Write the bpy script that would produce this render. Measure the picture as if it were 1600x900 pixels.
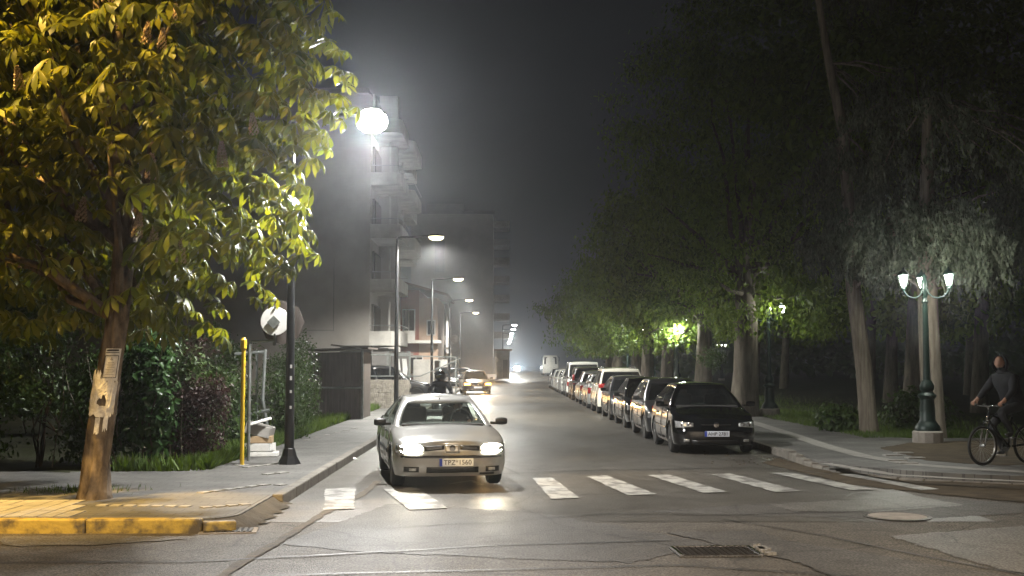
import bpy, bmesh, math, random
import numpy as np
from mathutils import Vector, Matrix, Euler
R = math.radians
rng = random.Random(7)
nr = np.random.RandomState(11)
for o in list(bpy.data.objects): bpy.data.objects.remove(o)
scene = bpy.context.scene
COL = scene.collection

# ------------------------------------------------------------ camera
F = 1850.0; CH = 1.85
PITCH = math.atan(118 / F); YAW = math.atan(15 / F)
cd = bpy.data.cameras.new('camera'); cam = bpy.data.objects.new('camera', cd); COL.objects.link(cam)
cam.location = (0, 0, CH)
cam.rotation_euler = (R(90) + PITCH, 0, -YAW)
cd.sensor_width = 36; cd.lens = F / 1600 * 36; cd.clip_end = 3000; cd.clip_start = .1
scene.camera = cam
CM = Euler((R(90) + PITCH, 0, -YAW)).to_matrix()
def ray(px, py): return CM @ Vector(((px - 800) / F, (450 - py) / F, -1))
def G(px, py, z=0.0):
    d = ray(px, py); t = (z - CH) / d.z; return Vector((d.x * t, d.y * t, z))
def at(px, py, Y):
    d = ray(px, py); t = Y / d.y; return Vector((d.x * t, Y, CH + d.z * t))

# ------------------------------------------------------------ world (night sky with lit low cloud)
w = bpy.data.worlds.new('World'); scene.world = w; w.use_nodes = True
nt = w.node_tree; N = nt.nodes; L = nt.links
bg = N['Background']; out = N['World Output']
sky = N.new('ShaderNodeTexSky'); sky.sky_type = 'NISHITA'; sky.sun_disc = False
sky.sun_elevation = R(-4); sky.sun_rotation = R(200)
L.new(sky.outputs[0], bg.inputs[0]); bg.inputs[1].default_value = 0.05
tc = N.new('ShaderNodeTexCoord'); mp = N.new('ShaderNodeMapping'); mp.inputs['Scale'].default_value = (1.2, 1.2, 4)
ns = N.new('ShaderNodeTexNoise'); ns.inputs['Scale'].default_value = 1.7; ns.inputs['Detail'].default_value = 5
cr = N.new('ShaderNodeValToRGB'); cr.color_ramp.elements[0].position = .38; cr.color_ramp.elements[1].position = .72
cr.color_ramp.elements[0].color = (.0045, .0052, .0062, 1); cr.color_ramp.elements[1].color = (.015, .0165, .0175, 1)
L.new(tc.outputs['Generated'], mp.inputs[0]); L.new(mp.outputs[0], ns.inputs[0]); L.new(ns.outputs[0], cr.inputs[0])
bg2 = N.new('ShaderNodeBackground'); L.new(cr.outputs[0], bg2.inputs[0]); bg2.inputs[1].default_value = 1.0
ad = N.new('ShaderNodeAddShader'); L.new(bg.outputs[0], ad.inputs[0]); L.new(bg2.outputs[0], ad.inputs[1]); L.new(ad.outputs[0], out.inputs[0])

# night: no sun lamp in the sky; the place is lit by its lamps. Exposure and view:
vs = scene.view_settings; vs.view_transform = 'Standard'; vs.look = 'None'; vs.exposure = 0.0; vs.gamma = 1; vs.use_curve_mapping = False
scene.render.engine = 'CYCLES'
scene.cycles.use_denoising = True
scene.cycles.max_bounces = 6; scene.cycles.diffuse_bounces = 2; scene.cycles.glossy_bounces = 3
scene.cycles.transmission_bounces = 6; scene.cycles.transparent_max_bounces = 12; scene.cycles.volume_bounces = 0
scene.cycles.sample_clamp_indirect = 4; scene.cycles.use_light_tree = True
scene.cycles.caustics_reflective = False; scene.cycles.caustics_refractive = False

def light(kind, name, loc, power, color, parent=None, **kw):
    ld = bpy.data.lights.new(name, kind); ld.energy = power; ld.color = color
    for k, v in kw.items(): setattr(ld, k, v)
    o = bpy.data.objects.new(name, ld); o.location = loc; COL.objects.link(o)
    if parent: o.parent = parent
    return o

# ------------------------------------------------------------ materials
def newmat(name):
    m = bpy.data.materials.new(name); m.use_nodes = True
    return m, m.node_tree.nodes, m.node_tree.links, m.node_tree.nodes['Principled BSDF']
def mat(name, c, rough=.6, metal=0, var=.25, scale=6, bump=0, bscale=None, coat=0, spec=.5, c2=None, detail=5, stretch=None, emis=None, es=0, rvar=0):
    m, N, L, b = newmat(name)
    b.inputs['Roughness'].default_value = rough; b.inputs['Metallic'].default_value = metal
    b.inputs['Coat Weight'].default_value = coat; b.inputs['Specular IOR Level'].default_value = spec
    tc = N.new('ShaderNodeTexCoord'); mp = N.new('ShaderNodeMapping')
    L.new(tc.outputs['Object'], mp.inputs[0])
    if stretch: mp.inputs['Scale'].default_value = stretch
    n = N.new('ShaderNodeTexNoise'); n.inputs['Scale'].default_value = scale; n.inputs['Detail'].default_value = detail; n.inputs['Roughness'].default_value = .6
    L.new(mp.outputs[0], n.inputs[0])
    r = N.new('ShaderNodeValToRGB'); r.color_ramp.elements[0].position = .3; r.color_ramp.elements[1].position = .7
    ca = c2 if c2 else tuple(x * (1 - var) for x in c); cb = c if c2 else tuple(min(1, x * (1 + var)) for x in c)
    r.color_ramp.elements[0].color = (*ca, 1); r.color_ramp.elements[1].color = (*cb, 1)
    L.new(n.outputs[0], r.inputs[0]); L.new(r.outputs[0], b.inputs['Base Color'])
    if rvar:
        mr = N.new('ShaderNodeMapRange'); mr.inputs[1].default_value = .3; mr.inputs[2].default_value = .7
        mr.inputs[3].default_value = rough - rvar; mr.inputs[4].default_value = rough + rvar
        n3 = N.new('ShaderNodeTexNoise'); n3.inputs['Scale'].default_value = scale * .6; n3.inputs['Detail'].default_value = 4
        L.new(mp.outputs[0], n3.inputs[0]); L.new(n3.outputs[0], mr.inputs[0]); L.new(mr.outputs[0], b.inputs['Roughness'])
    if bump:
        n2 = N.new('ShaderNodeTexNoise'); n2.inputs['Scale'].default_value = bscale or scale * 6; n2.inputs['Detail'].default_value = 4
        L.new(mp.outputs[0], n2.inputs[0])
        bp = N.new('ShaderNodeBump'); bp.inputs['Strength'].default_value = bump; bp.inputs['Distance'].default_value = .02
        L.new(n2.outputs[0], bp.inputs['Height']); L.new(bp.outputs[0], b.inputs['Normal'])
    if emis:
        b.inputs['Emission Color'].default_value = (*emis, 1); b.inputs['Emission Strength'].default_value = es
    return m
def emit(name, c, s):
    m, N, L, b = newmat(name); e = N.new('ShaderNodeEmission'); e.inputs[0].default_value = (*c, 1); e.inputs[1].default_value = s
    L.new(e.outputs[0], N['Material Output'].inputs[0]); return m
def glassmat(name, tint=(.8, .85, .85), alpha=.25, dark=(.01, .011, .012), rough=.03):
    m, N, L, b = newmat(name)
    b.inputs['Base Color'].default_value = (*dark, 1); b.inputs['Roughness'].default_value = rough; b.inputs['Specular IOR Level'].default_value = .6
    t = N.new('ShaderNodeBsdfTransparent'); t.inputs[0].default_value = (*tint, 1)
    mx = N.new('ShaderNodeMixShader'); mx.inputs[0].default_value = alpha
    L.new(t.outputs[0], mx.inputs[1]); L.new(b.outputs[0], mx.inputs[2]); L.new(mx.outputs[0], N['Material Output'].inputs[0])
    return m
def leafmat(name, c, c2, trans=.35, rough=.45, scale=1.5):
    m, N, L, b = newmat(name)
    geo = N.new('ShaderNodeNewGeometry'); tc = N.new('ShaderNodeTexCoord')
    n = N.new('ShaderNodeTexNoise'); n.inputs['Scale'].default_value = scale; n.inputs['Detail'].default_value = 3
    L.new(tc.outputs['Object'], n.inputs[0])
    mt = N.new('ShaderNodeMath'); mt.operation = 'MULTIPLY_ADD'; mt.inputs[1].default_value = .45
    L.new(geo.outputs['Random Per Island'], mt.inputs[0]); L.new(n.outputs[0], mt.inputs[2])
    r = N.new('ShaderNodeValToRGB'); r.color_ramp.elements[0].position = .35; r.color_ramp.elements[1].position = .95
    r.color_ramp.elements[0].color = (*c2, 1); r.color_ramp.elements[1].color = (*c, 1)
    L.new(mt.outputs[0], r.inputs[0]); L.new(r.outputs[0], b.inputs['Base Color'])
    b.inputs['Roughness'].default_value = rough; b.inputs['Specular IOR Level'].default_value = .3
    tr = N.new('ShaderNodeBsdfTranslucent'); hs = N.new('ShaderNodeHueSaturation')
    hs.inputs['Hue'].default_value = .485; hs.inputs['Saturation'].default_value = 1.15; hs.inputs['Value'].default_value = 2.2
    L.new(r.outputs[0], hs.inputs['Color']); L.new(hs.outputs[0], tr.inputs[0])
    mx = N.new('ShaderNodeMixShader'); mx.inputs[0].default_value = trans
    L.new(b.outputs[0], mx.inputs[1]); L.new(tr.outputs[0], mx.inputs[2]); L.new(mx.outputs[0], N['Material Output'].inputs[0])
    return m
def barkmat(name, c, c2, zscale=.18, scale=9, bump=.8):
    return mat(name, c, .9, 0, scale=scale, c2=c2, bump=bump, bscale=14, stretch=(1, 1, zscale), detail=8, spec=.2)
def paint(name, c, metal=.0, rough=.32, coat=1.0):
    m = mat(name, c, rough, metal, var=.08, scale=2, coat=coat, spec=.5)
    m.node_tree.nodes['Principled BSDF'].inputs['Coat Roughness'].default_value = .05
    return m

M = {}
HAZE = 0.0015
def asphalt(name, a, b_, rough=.5, bump=.55, sc=1.0, spec=.4):
    m, N, L, b = newmat(name)
    tc = N.new('ShaderNodeTexCoord'); P = tc.outputs['Object']
    big = N.new('ShaderNodeTexNoise'); big.inputs['Scale'].default_value = .45 * sc; big.inputs['Detail'].default_value = 6; big.inputs['Roughness'].default_value = .65
    mpn = N.new('ShaderNodeMapping'); mpn.inputs['Scale'].default_value = (1, .35, 1); L.new(P, mpn.inputs[0]); L.new(mpn.outputs[0], big.inputs[0])
    fin = N.new('ShaderNodeTexNoise'); fin.inputs['Scale'].default_value = 42; fin.inputs['Detail'].default_value = 3; L.new(P, fin.inputs[0])
    vor = N.new('ShaderNodeTexVoronoi'); vor.inputs['Scale'].default_value = 70; L.new(P, vor.inputs[0])
    r = N.new('ShaderNodeValToRGB'); r.color_ramp.elements[0].position = .3; r.color_ramp.elements[1].position = .72
    r.color_ramp.elements[0].color = (*a, 1); r.color_ramp.elements[1].color = (*b_, 1); L.new(big.outputs[0], r.inputs[0])
    mx = N.new('ShaderNodeMixRGB'); mx.blend_type = 'OVERLAY'; mx.inputs[0].default_value = 1; L.new(r.outputs[0], mx.inputs[1]); fr = N.new('ShaderNodeValToRGB'); fr.color_ramp.elements[0].position = .36; fr.color_ramp.elements[1].position = .66; fr.color_ramp.elements[0].color = (.18, .18, .18, 1); fr.color_ramp.elements[1].color = (.85, .85, .85, 1); L.new(fin.outputs[0], fr.inputs[0]); L.new(fr.outputs[0], mx.inputs[2])
    # cracks
    cn = N.new('ShaderNodeTexNoise'); cn.inputs['Scale'].default_value = 1.2; cn.inputs['Detail'].default_value = 5; L.new(P, cn.inputs[0])
    mm = N.new('ShaderNodeMixRGB'); mm.inputs[0].default_value = .32; L.new(P, mm.inputs[1]); L.new(cn.outputs['Color'], mm.inputs[2])
    cv = N.new('ShaderNodeTexVoronoi'); cv.feature = 'DISTANCE_TO_EDGE'; cv.inputs['Scale'].default_value = .55; L.new(mm.outputs[0], cv.inputs[0])
    cramp = N.new('ShaderNodeValToRGB'); cramp.color_ramp.elements[0].position = .0; cramp.color_ramp.elements[1].position = .009
    cramp.color_ramp.elements[0].color = (.35, .35, .35, 1); cramp.color_ramp.elements[1].color = (1, 1, 1, 1); L.new(cv.outputs['Distance'], cramp.inputs[0])
    mz = N.new('ShaderNodeMixRGB'); mz.blend_type = 'MULTIPLY'; mz.inputs[0].default_value = .75; L.new(mx.outputs[0], mz.inputs[1]); L.new(cramp.outputs[0], mz.inputs[2])
    md = N.new('ShaderNodeTexNoise'); md.inputs['Scale'].default_value = 2.3; md.inputs['Detail'].default_value = 8; md.inputs['Roughness'].default_value = .75; L.new(P, md.inputs[0])
    mdr = N.new('ShaderNodeValToRGB'); mdr.color_ramp.elements[0].position = .36; mdr.color_ramp.elements[1].position = .58; mdr.color_ramp.elements[0].color = (.62, .61, .6, 1); mdr.color_ramp.elements[1].color = (1.05, 1.05, 1.05, 1); L.new(md.outputs[0], mdr.inputs[0])
    mzz = N.new('ShaderNodeMixRGB'); mzz.blend_type = 'MULTIPLY'; mzz.inputs[0].default_value = .8; L.new(mz.outputs[0], mzz.inputs[1]); L.new(mdr.outputs[0], mzz.inputs[2])
    L.new(mzz.outputs[0], b.inputs['Base Color'])
    mr = N.new('ShaderNodeMapRange'); mr.inputs[1].default_value = .3; mr.inputs[2].default_value = .7; mr.inputs[3].default_value = rough - .1; mr.inputs[4].default_value = rough + .12
    L.new(big.outputs[0], mr.inputs[0]); L.new(mr.outputs[0], b.inputs['Roughness'])
    bp = N.new('ShaderNodeBump'); bp.inputs['Strength'].default_value = bump; bp.inputs['Distance'].default_value = .006
    L.new(vor.outputs['Distance'], bp.inputs['Height'])
    bp2 = N.new('ShaderNodeBump'); bp2.inputs['Strength'].default_value = .35; bp2.inputs['Distance'].default_value = .05
    L.new(big.outputs[0], bp2.inputs['Height']); L.new(bp2.outputs[0], bp.inputs['Normal']); L.new(bp.outputs[0], b.inputs['Normal'])
    b.inputs['Specular IOR Level'].default_value = spec
    return m
def paving(name, c1, c2, mort, bw=.4, bh=.2, rot=0):
    m, N, L, b = newmat(name)
    tc = N.new('ShaderNodeTexCoord'); mp = N.new('ShaderNodeMapping'); mp.inputs['Rotation'].default_value = (0, 0, rot); L.new(tc.outputs['Object'], mp.inputs[0])
    br = N.new('ShaderNodeTexBrick'); br.inputs['Scale'].default_value = 1; br.inputs['Brick Width'].default_value = bw; br.inputs['Row Height'].default_value = bh
    br.inputs['Mortar Size'].default_value = .008; br.inputs['Color1'].default_value = (*c1, 1); br.inputs['Color2'].default_value = (*c2, 1); br.inputs['Mortar'].default_value = (*mort, 1)
    L.new(mp.outputs[0], br.inputs[0])
    n = N.new('ShaderNodeTexNoise'); n.inputs['Scale'].default_value = 1.3; n.inputs['Detail'].default_value = 7; L.new(tc.outputs['Object'], n.inputs[0])
    mx = N.new('ShaderNodeMixRGB'); mx.blend_type = 'OVERLAY'; mx.inputs[0].default_value = .85; L.new(br.outputs[0], mx.inputs[1]); L.new(n.outputs[0], mx.inputs[2])
    L.new(mx.outputs[0], b.inputs['Base Color']); b.inputs['Roughness'].default_value = .7
    bp = N.new('ShaderNodeBump'); bp.inputs['Strength'].default_value = .5; bp.inputs['Distance'].default_value = .01; bp.invert = True
    L.new(br.outputs['Fac'], bp.inputs['Height'])
    n2 = N.new('ShaderNodeTexNoise'); n2.inputs['Scale'].default_value = 40; L.new(tc.outputs['Object'], n2.inputs[0])
    bp2 = N.new('ShaderNodeBump'); bp2.inputs['Strength'].default_value = .4; bp2.inputs['Distance'].default_value = .006; L.new(n2.outputs[0], bp2.inputs['Height']); L.new(bp2.outputs[0], bp.inputs['Normal'])
    L.new(bp.outputs[0], b.inputs['Normal'])
    return m

M['asphalt'] = asphalt('asphalt', (.074, .068, .059), (.106, .098, .085), .42)
M['asphalt_old'] = asphalt('asphalt_old', (.078, .069, .057), (.125, .112, .093), .62, .9, spec=.28)
M['asphalt_light'] = asphalt('asphalt_light', (.10, .095, .087), (.155, .146, .132), .5, .6)
M['asphalt_dark'] = asphalt('asphalt_dark', (.066, .062, .057), (.105, .099, .09), .60, .6, spec=.28)
M['seam'] = mat('seam', (.012, .012, .012), .5, scale=8)
M['trench'] = mat('trench', (.11, .085, .05), .8, c2=(.045, .038, .03), scale=5, bump=.6)
M['pave'] = paving('pave', (.082, .081, .076), (.112, .108, .10), (.05, .048, .045), .3, .2)
M['pave_warm'] = paving('pave_warm', (.36, .32, .25), (.27, .24, .19), (.1, .085, .06), .4, .22)
M['pale'] = mat('pale_paver', (.30, .29, .265), .75, c2=(.19, .183, .168), scale=4, bump=.2)
M['dirt'] = mat('dirt', (.10, .078, .052), .95, c2=(.05, .04, .028), scale=3, bump=.9, bscale=30, spec=.15)
M['dirt_grey'] = mat('dirt_grey', (.09, .083, .072), .95, c2=(.055, .05, .044), scale=4, bump=.8, bscale=25, spec=.2)
M['soil'] = mat('soil', (.035, .04, .02), .95, c2=(.018, .016, .010), scale=1.5, bump=.9, bscale=12, spec=.1)
M['kerb'] = mat('kerb', (.2, .185, .16), .8, c2=(.11, .10, .085), scale=5, bump=.5)
M['kerb_y'] = mat('kerb_yellow', (.50, .36, .07), .65, c2=(.10, .08, .05), scale=2.6, bump=.4, detail=8)
M['zebra'] = mat('zebra', (.36, .355, .33), .6, c2=(.13, .125, .115), scale=3.2, bump=.3, detail=8, bscale=80)
M['grass'] = leafmat('grass', (.075, .12, .02), (.03, .055, .012), .25, .6, 2)
M['black_metal'] = mat('black_metal', (.012, .012, .013), .28, .0, var=.3, scale=5, coat=.4)
M['steel'] = mat('steel', (.28, .3, .29), .45, .5, c2=(.16, .17, .16), scale=8)
M['white'] = mat('white_paint', (.7, .7, .68), .5, var=.1, scale=8)
M['concrete'] = mat('concrete', (.34, .31, .27), .85, c2=(.2, .18, .16), scale=4, bump=.5)
M['green_iron'] = mat('green_iron', (.010, .026, .021), .42, .2, c2=(.006, .015, .012), scale=10, bump=.15)
M['iron'] = mat('manhole_iron', (.07, .06, .05), .42, .6, c2=(.035, .03, .026), scale=12, bump=.3)
M['led'] = emit('led_lens', (1, .99, .96), 120)
M['led_warm'] = emit('led_lens_warm', (1, .90, .60), 9)
M['lantern_glow'] = emit('lantern_glow', (1, .98, .86), 28)
M['tyre'] = mat('tyre', (.012, .012, .012), .8, var=.2, scale=20)
M['rim'] = mat('rim', (.5, .5, .5), .28, .9, var=.15, scale=8)
M['rubber'] = mat('black_plastic', (.006, .006, .006), .42, var=.2)
M['dark'] = mat('dark_void', (.006, .006, .006), .8)
M['chrome'] = mat('chrome', (.6, .6, .6), .12, 1, var=.05)
M['glass'] = glassmat('tinted_glass', (.25, .28, .28), .75)
M['glass_mid'] = glassmat('smoked_glass', (.55, .6, .6), .55)
M['glass_clear'] = glassmat('clear_glass', (.8, .86, .82), .22, dark=(.03, .032, .03))
M['lens'] = mat('headlight_lens', (.55, .56, .56), .12, .6, var=.3, scale=25, coat=1)
M['fog'] = mat('fog_lens', (.5, .5, .48), .15, .5, var=.3, scale=30, coat=1)
M['tail'] = mat('tail_lens', (.25, .008, .008), .2, var=.2, scale=20, coat=1)
M['head_on'] = emit('headlight_on', (1, .93, .74), 70)
M['head_on_o'] = emit('headlight_on_orange', (1, .50, .12), 9)
M['head_on_w'] = emit('headlight_on_white', (.8, .92, 1), 900)
M['plate'] = mat('plate_white', (.66, .69, .75), .45, var=.06, scale=20)
M['plate_blue'] = mat('plate_blue', (.02, .05, .35), .5)
M['ink'] = mat('ink', (.01, .01, .012), .6)
M['seat'] = mat('car_seat_fabric', (.03, .028, .026), .9, var=.3, scale=20)
M['skin'] = mat('skin', (.32, .18, .12), .55, var=.12, scale=12)
M['jacket'] = mat('dark_jacket', (.008, .009, .013), .85, var=.4, scale=8, bump=.5, bscale=12)
M['trousers'] = mat('dark_trousers', (.010, .010, .013), .9, var=.3, scale=8, bump=.3, bscale=12)
M['shoe'] = mat('shoe', (.012, .012, .012), .6)
M['sole'] = mat('shoe_sole', (.6, .6, .58), .6)
M['paper'] = mat('paper', (.72, .70, .67), .85, c2=(.46, .43, .39), scale=14)
M['card'] = mat('cardboard', (.42, .30, .17), .85, c2=(.3, .21, .12), scale=8)
M['foam'] = mat('foam_white', (.72, .71, .68), .8, var=.1, scale=8)
M['yellow'] = mat('yellow_post', (.72, .48, .03), .45, var=.12, scale=7)
M['bark'] = barkmat('bark_brown', (.23, .18, .13), (.035, .026, .02), .42, 9, 1.0)
M['bark_g'] = barkmat('bark_grey', (.16, .14, .11), (.06, .05, .04))
M['bark_p'] = barkmat('bark_pale', (.30, .26, .21), (.11, .09, .07), .1, 12)
M['wood_dark'] = barkmat('twig', (.07, .05, .035), (.03, .02, .015))
M['chestnut'] = leafmat('chestnut_leaf', (.14, .145, .022), (.045, .07, .014), .35, .42)
M['blossom'] = mat('blossom', (.62, .52, .40), .8, c2=(.40, .24, .18), scale=40)
M['linden'] = leafmat('linden_leaf', (.135, .20, .045), (.035, .06, .016), .35, .5)
M['cedar'] = leafmat('cedar_spray', (.12, .14, .095), (.045, .058, .036), .15, .6)
M['bush'] = leafmat('bush_leaf', (.05, .085, .022), (.018, .032, .010), .25, .4)
M['laurel'] = leafmat('glossy_leaf', (.035, .07, .024), (.014, .032, .011), .2, .2)
M['plum'] = leafmat('plum_leaf', (.05, .026, .022), (.018, .011, .010), .25, .5)
M['plaster'] = mat('plaster_grey', (.34, .315, .29), .9, c2=(.24, .222, .20), scale=.5, bump=.2, bscale=8, detail=8)
M['plaster_w'] = mat('plaster_white', (.44, .42, .39), .85, c2=(.27, .255, .235), scale=1.2, bump=.1)
M['plaster_d'] = mat('plaster_dark', (.16, .15, .145), .9, c2=(.11, .105, .10), scale=1)
M['plaster_red'] = mat('plaster_red', (.24, .085, .06), .85, c2=(.17, .07, .05), scale=1)
M['plaster_tan'] = mat('plaster_tan', (.36, .25, .18), .85, c2=(.27, .19, .14), scale=1)
M['roof'] = mat('roof_tiles', (.10, .045, .03), .8, c2=(.06, .03, .022), scale=8)
M['winglass'] = mat('window_glass', (.012, .014, .018), .06, 0, spec=.8)
M['stone'] = mat('rubble_wall', (.22, .20, .17), .95, c2=(.10, .09, .075), scale=7, bump=1, bscale=10)
M['rust'] = mat('rusty_sheet', (.10, .08, .068), .7, .3, c2=(.045, .036, .03), scale=3, stretch=(3, 3, .6), bump=.2)
M['corr'] = mat('corrugated_sheet', (.17, .16, .15), .6, .3, c2=(.10, .092, .085), scale=3, stretch=(4, 4, .4))
for k_, p0_, p1_ in (('zebra', .40, .54), ('kerb_y', .44, .56)):
    for n_ in M[k_].node_tree.nodes:
        if n_.type == 'VALTORGB': n_.color_ramp.elements[0].position = p0_; n_.color_ramp.elements[1].position = p1_
M['leafdead'] = mat('dead_leaf', (.10, .055, .025), .9, var=.3)

# ------------------------------------------------------------ mesh helpers
def tag(o, label=None, cat=None, group=None, kind=None):
    if label: o['label'] = label
    if cat: o['category'] = cat
    if group: o['group'] = group
    if kind: o['kind'] = kind
    return o
def empty(name, loc=(0, 0, 0), rz=0, label=None, cat=None, group=None):
    o = bpy.data.objects.new(name, None); o.location = loc; o.rotation_euler = (0, 0, rz); o.empty_display_size = .2
    COL.objects.link(o); return tag(o, label, cat, group)
def link(name, me, m, parent=None, smooth=False, angle=None):
    for x in (m if isinstance(m, (list, tuple)) else [m]): me.materials.append(x)
    if smooth:
        me.polygons.foreach_set('use_smooth', [True] * len(me.polygons))
        if angle: me.set_sharp_from_angle(angle=R(angle))
    o = bpy.data.objects.new(name, me); COL.objects.link(o)
    if parent: o.parent = parent
    return o
class MB:
    def __init__(s): s.v = []; s.f = []; s.mi = []
    def add(s, v, f, mi=0):
        k = len(s.v); s.v += [tuple(p) for p in v]; s.f += [tuple(i + k for i in q) for q in f]; s.mi += [mi] * len(f); return s
    def box(s, c, d, rz=0, mi=0, rx=0, ry=0):
        Mx = Euler((rx, ry, rz)).to_matrix(); v = []
        for sx in (-1, 1):
            for sy in (-1, 1):
                for sz in (-1, 1): v.append(Vector(c) + Mx @ Vector((sx * d[0] / 2, sy * d[1] / 2, sz * d[2] / 2)))
        return s.add(v, [(0, 1, 3, 2), (4, 6, 7, 5), (0, 4, 5, 1), (2, 3, 7, 6), (0, 2, 6, 4), (1, 5, 7, 3)], mi)
    def tube(s, pts, rad, n=8, mi=0, cap=True, rough=0):
        pts = [Vector(p) for p in pts]; rad = rad if isinstance(rad, (list, tuple)) else [rad] * len(pts); vs = []; fs = []
        up = Vector((.13, .21, 1)).normalized()
        for i, p in enumerate(pts):
            t = (pts[min(i + 1, len(pts) - 1)] - pts[max(i - 1, 0)]).normalized()
            a = t.cross(up)
            if a.length < .05: a = t.cross(Vector((1, 0, 0)))
            a.normalize(); b = t.cross(a)
            for k in range(n):
                th = 2 * math.pi * k / n; rr = rad[i] * (1 + (rng.uniform(-rough, rough) if rough else 0))
                vs.append(p + (a * math.cos(th) + b * math.sin(th)) * rr)
        for i in range(len(pts) - 1):
            for k in range(n): fs.append((i * n + k, i * n + (k + 1) % n, (i + 1) * n + (k + 1) % n, (i + 1) * n + k))
        if cap: fs.append(tuple(range(n))[::-1]); fs.append(tuple((len(pts) - 1) * n + k for k in range(n)))
        return s.add(vs, fs, mi)
    def lathe(s, prof, c=(0, 0, 0), n=16, mi=0, axis='z'):
        vs = []; fs = []
        for (r, z) in prof:
            for k in range(n):
                th = 2 * math.pi * k / n; x, y = r * math.cos(th), r * math.sin(th)
                p = (x, y, z) if axis == 'z' else ((z, x, y) if axis == 'x' else (x, z, y))
                vs.append(Vector(c) + Vector(p))
        for i in range(len(prof) - 1):
            for k in range(n): fs.append((i * n + k, i * n + (k + 1) % n, (i + 1) * n + (k + 1) % n, (i + 1) * n + k))
        fs.append(tuple(range(n))[::-1]); fs.append(tuple((len(prof) - 1) * n + k for k in range(n)))
        return s.add(vs, fs, mi)
    def prism(s, poly, z0, z1, mi=0):
        n = len(poly); v = [(p[0], p[1], z0) for p in poly] + [(p[0], p[1], z1) for p in poly]
        return s.add(v, [tuple(range(n))[::-1], tuple(range(n, 2 * n))] + [(i, (i + 1) % n, n + (i + 1) % n, n + i) for i in range(n)], mi)
    def grid(s, P, mi=0, closed=False):
        a, b = len(P), len(P[0]); v = [p for r in P for p in r]; f = []
        for i in range(a - 1):
            for j in range(b if closed else b - 1): f.append((i * b + j, i * b + (j + 1) % b, (i + 1) * b + (j + 1) % b, (i + 1) * b + j))
        return s.add(v, f, mi)
    def build(s, name, m, parent=None, smooth=False, angle=None, bevel=0):
        me = bpy.data.meshes.new(name); me.from_pydata(s.v, [], s.f); me.update()
        bm = bmesh.new(); bm.from_mesh(me)
        if len(s.f) < 60000: bmesh.ops.recalc_face_normals(bm, faces=bm.faces)
        bm.to_mesh(me); bm.free()
        if len(set(s.mi)) > 1: me.polygons.foreach_set('material_index', s.mi)
        o = link(name, me, m, parent, smooth, angle)
        if bevel:
            b = o.modifiers.new('bevel', 'BEVEL'); b.width = bevel; b.segments = 2; b.limit_method = 'ANGLE'
        return o
def text(s, size, m, parent, name='lettering', loc=(0, 0, 0), rot=(R(90), 0, 0), ext=.002, xs=1):
    c = bpy.data.curves.new(name, 'FONT'); c.body = s; c.size = size; c.extrude = ext; c.align_x = 'CENTER'; c.align_y = 'CENTER'
    o = bpy.data.objects.new(name + '_t', c); COL.objects.link(o)
    dg = bpy.context.evaluated_depsgraph_get(); me = bpy.data.meshes.new_from_object(o.evaluated_get(dg))
    bpy.data.objects.remove(o); bpy.data.curves.remove(c)
    q = link(name, me, m, parent); q.location = loc; q.rotation_euler = rot; q.scale = (xs, 1, 1); return q
def scatter(name, tv, tf, pos, mats, m, parent=None):
    """tv (k,3) template, tf faces list, pos (n,3), mats (n,3,3) incl. scale"""
    tv = np.array(tv); k = len(tv); n = len(pos)
    V = np.einsum('nij,kj->nki', mats, tv) + pos[:, None, :]
    V = V.reshape(-1, 3)
    me = bpy.data.meshes.new(name)
    sizes = [len(f) for f in tf]; flat = np.concatenate([np.array(f) for f in tf])
    loops = (flat[None, :] + (np.arange(n) * k)[:, None]).ravel()
    nf = len(tf) * n
    me.vertices.add(n * k); me.vertices.foreach_set('co', V.ravel())
    me.loops.add(len(loops)); me.loops.foreach_set('vertex_index', loops.astype(np.int32))
    st = np.concatenate([[0], np.cumsum(sizes)[:-1]]); starts = (st[None, :] + (np.arange(n) * sum(sizes))[:, None]).ravel()
    me.polygons.add(nf); me.polygons.foreach_set('loop_start', starts.astype(np.int32))
    try: me.polygons.foreach_set('loop_total', np.tile(sizes, n).astype(np.int32))
    except Exception: pass
    me.update(calc_edges=True); me.validate()
    return link(name, me, m, parent)
def rotmats(n, zdir, spread=.5, scale=(1, 1)):
    """matrices whose local +z is near zdir (n,3), random spin"""
    z = zdir + nr.normal(0, spread, (n, 3)); z /= np.linalg.norm(z, axis=1)[:, None] + 1e-9
    t = nr.normal(0, 1, (n, 3)); x = np.cross(t, z); x /= np.linalg.norm(x, axis=1)[:, None] + 1e-9
    y = np.cross(z, x); s = nr.uniform(scale[0], scale[1], n)[:, None, None]
    return np.stack([x, y, z], axis=2) * s

def road_z(Y): return 0.0
def bend(Y):
    u = min(1, max(0, (Y - 100) / 40)); return 2.6 * u * u * (3 - 2 * u)
def copy_tree(o, parent=None):
    c = o.copy(); COL.objects.link(c)
    if parent: c.parent = parent
    for ch in o.children: copy_tree(ch, c)
    return c

# ============================================================ SETTING
def ys():
    a = []; y = -30
    while y < 640: a.append(y); y += 2 if y < 130 else 6
    return a
# base ground sheet
P = []
for y in ys():
    P.append([(x, y, road_z(y) - .06) for x in (-400, -120, -60, -30, -12, -2.9, 5.6, 14, 30, 60, 120, 400)])
tag(MB().grid(P).build('ground', M['soil']), kind='structure')
# street running away from the camera
P = [[(x + bend(y), y, road_z(y)) for x in (-3.0, -1, 1, 3, 5.8)] for y in ys() if y >= 13]
tag(MB().grid(P).build('road', M['asphalt']), kind='structure')
# cross street
tag(MB().grid([[(x, y, -.004) for x in (-60, -20, -8, 0, 8, 20, 60)] for y in (-30, -10, 5, 13.2, 17.5)]).build('cross_street', M['asphalt_old']), kind='structure')

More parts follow.
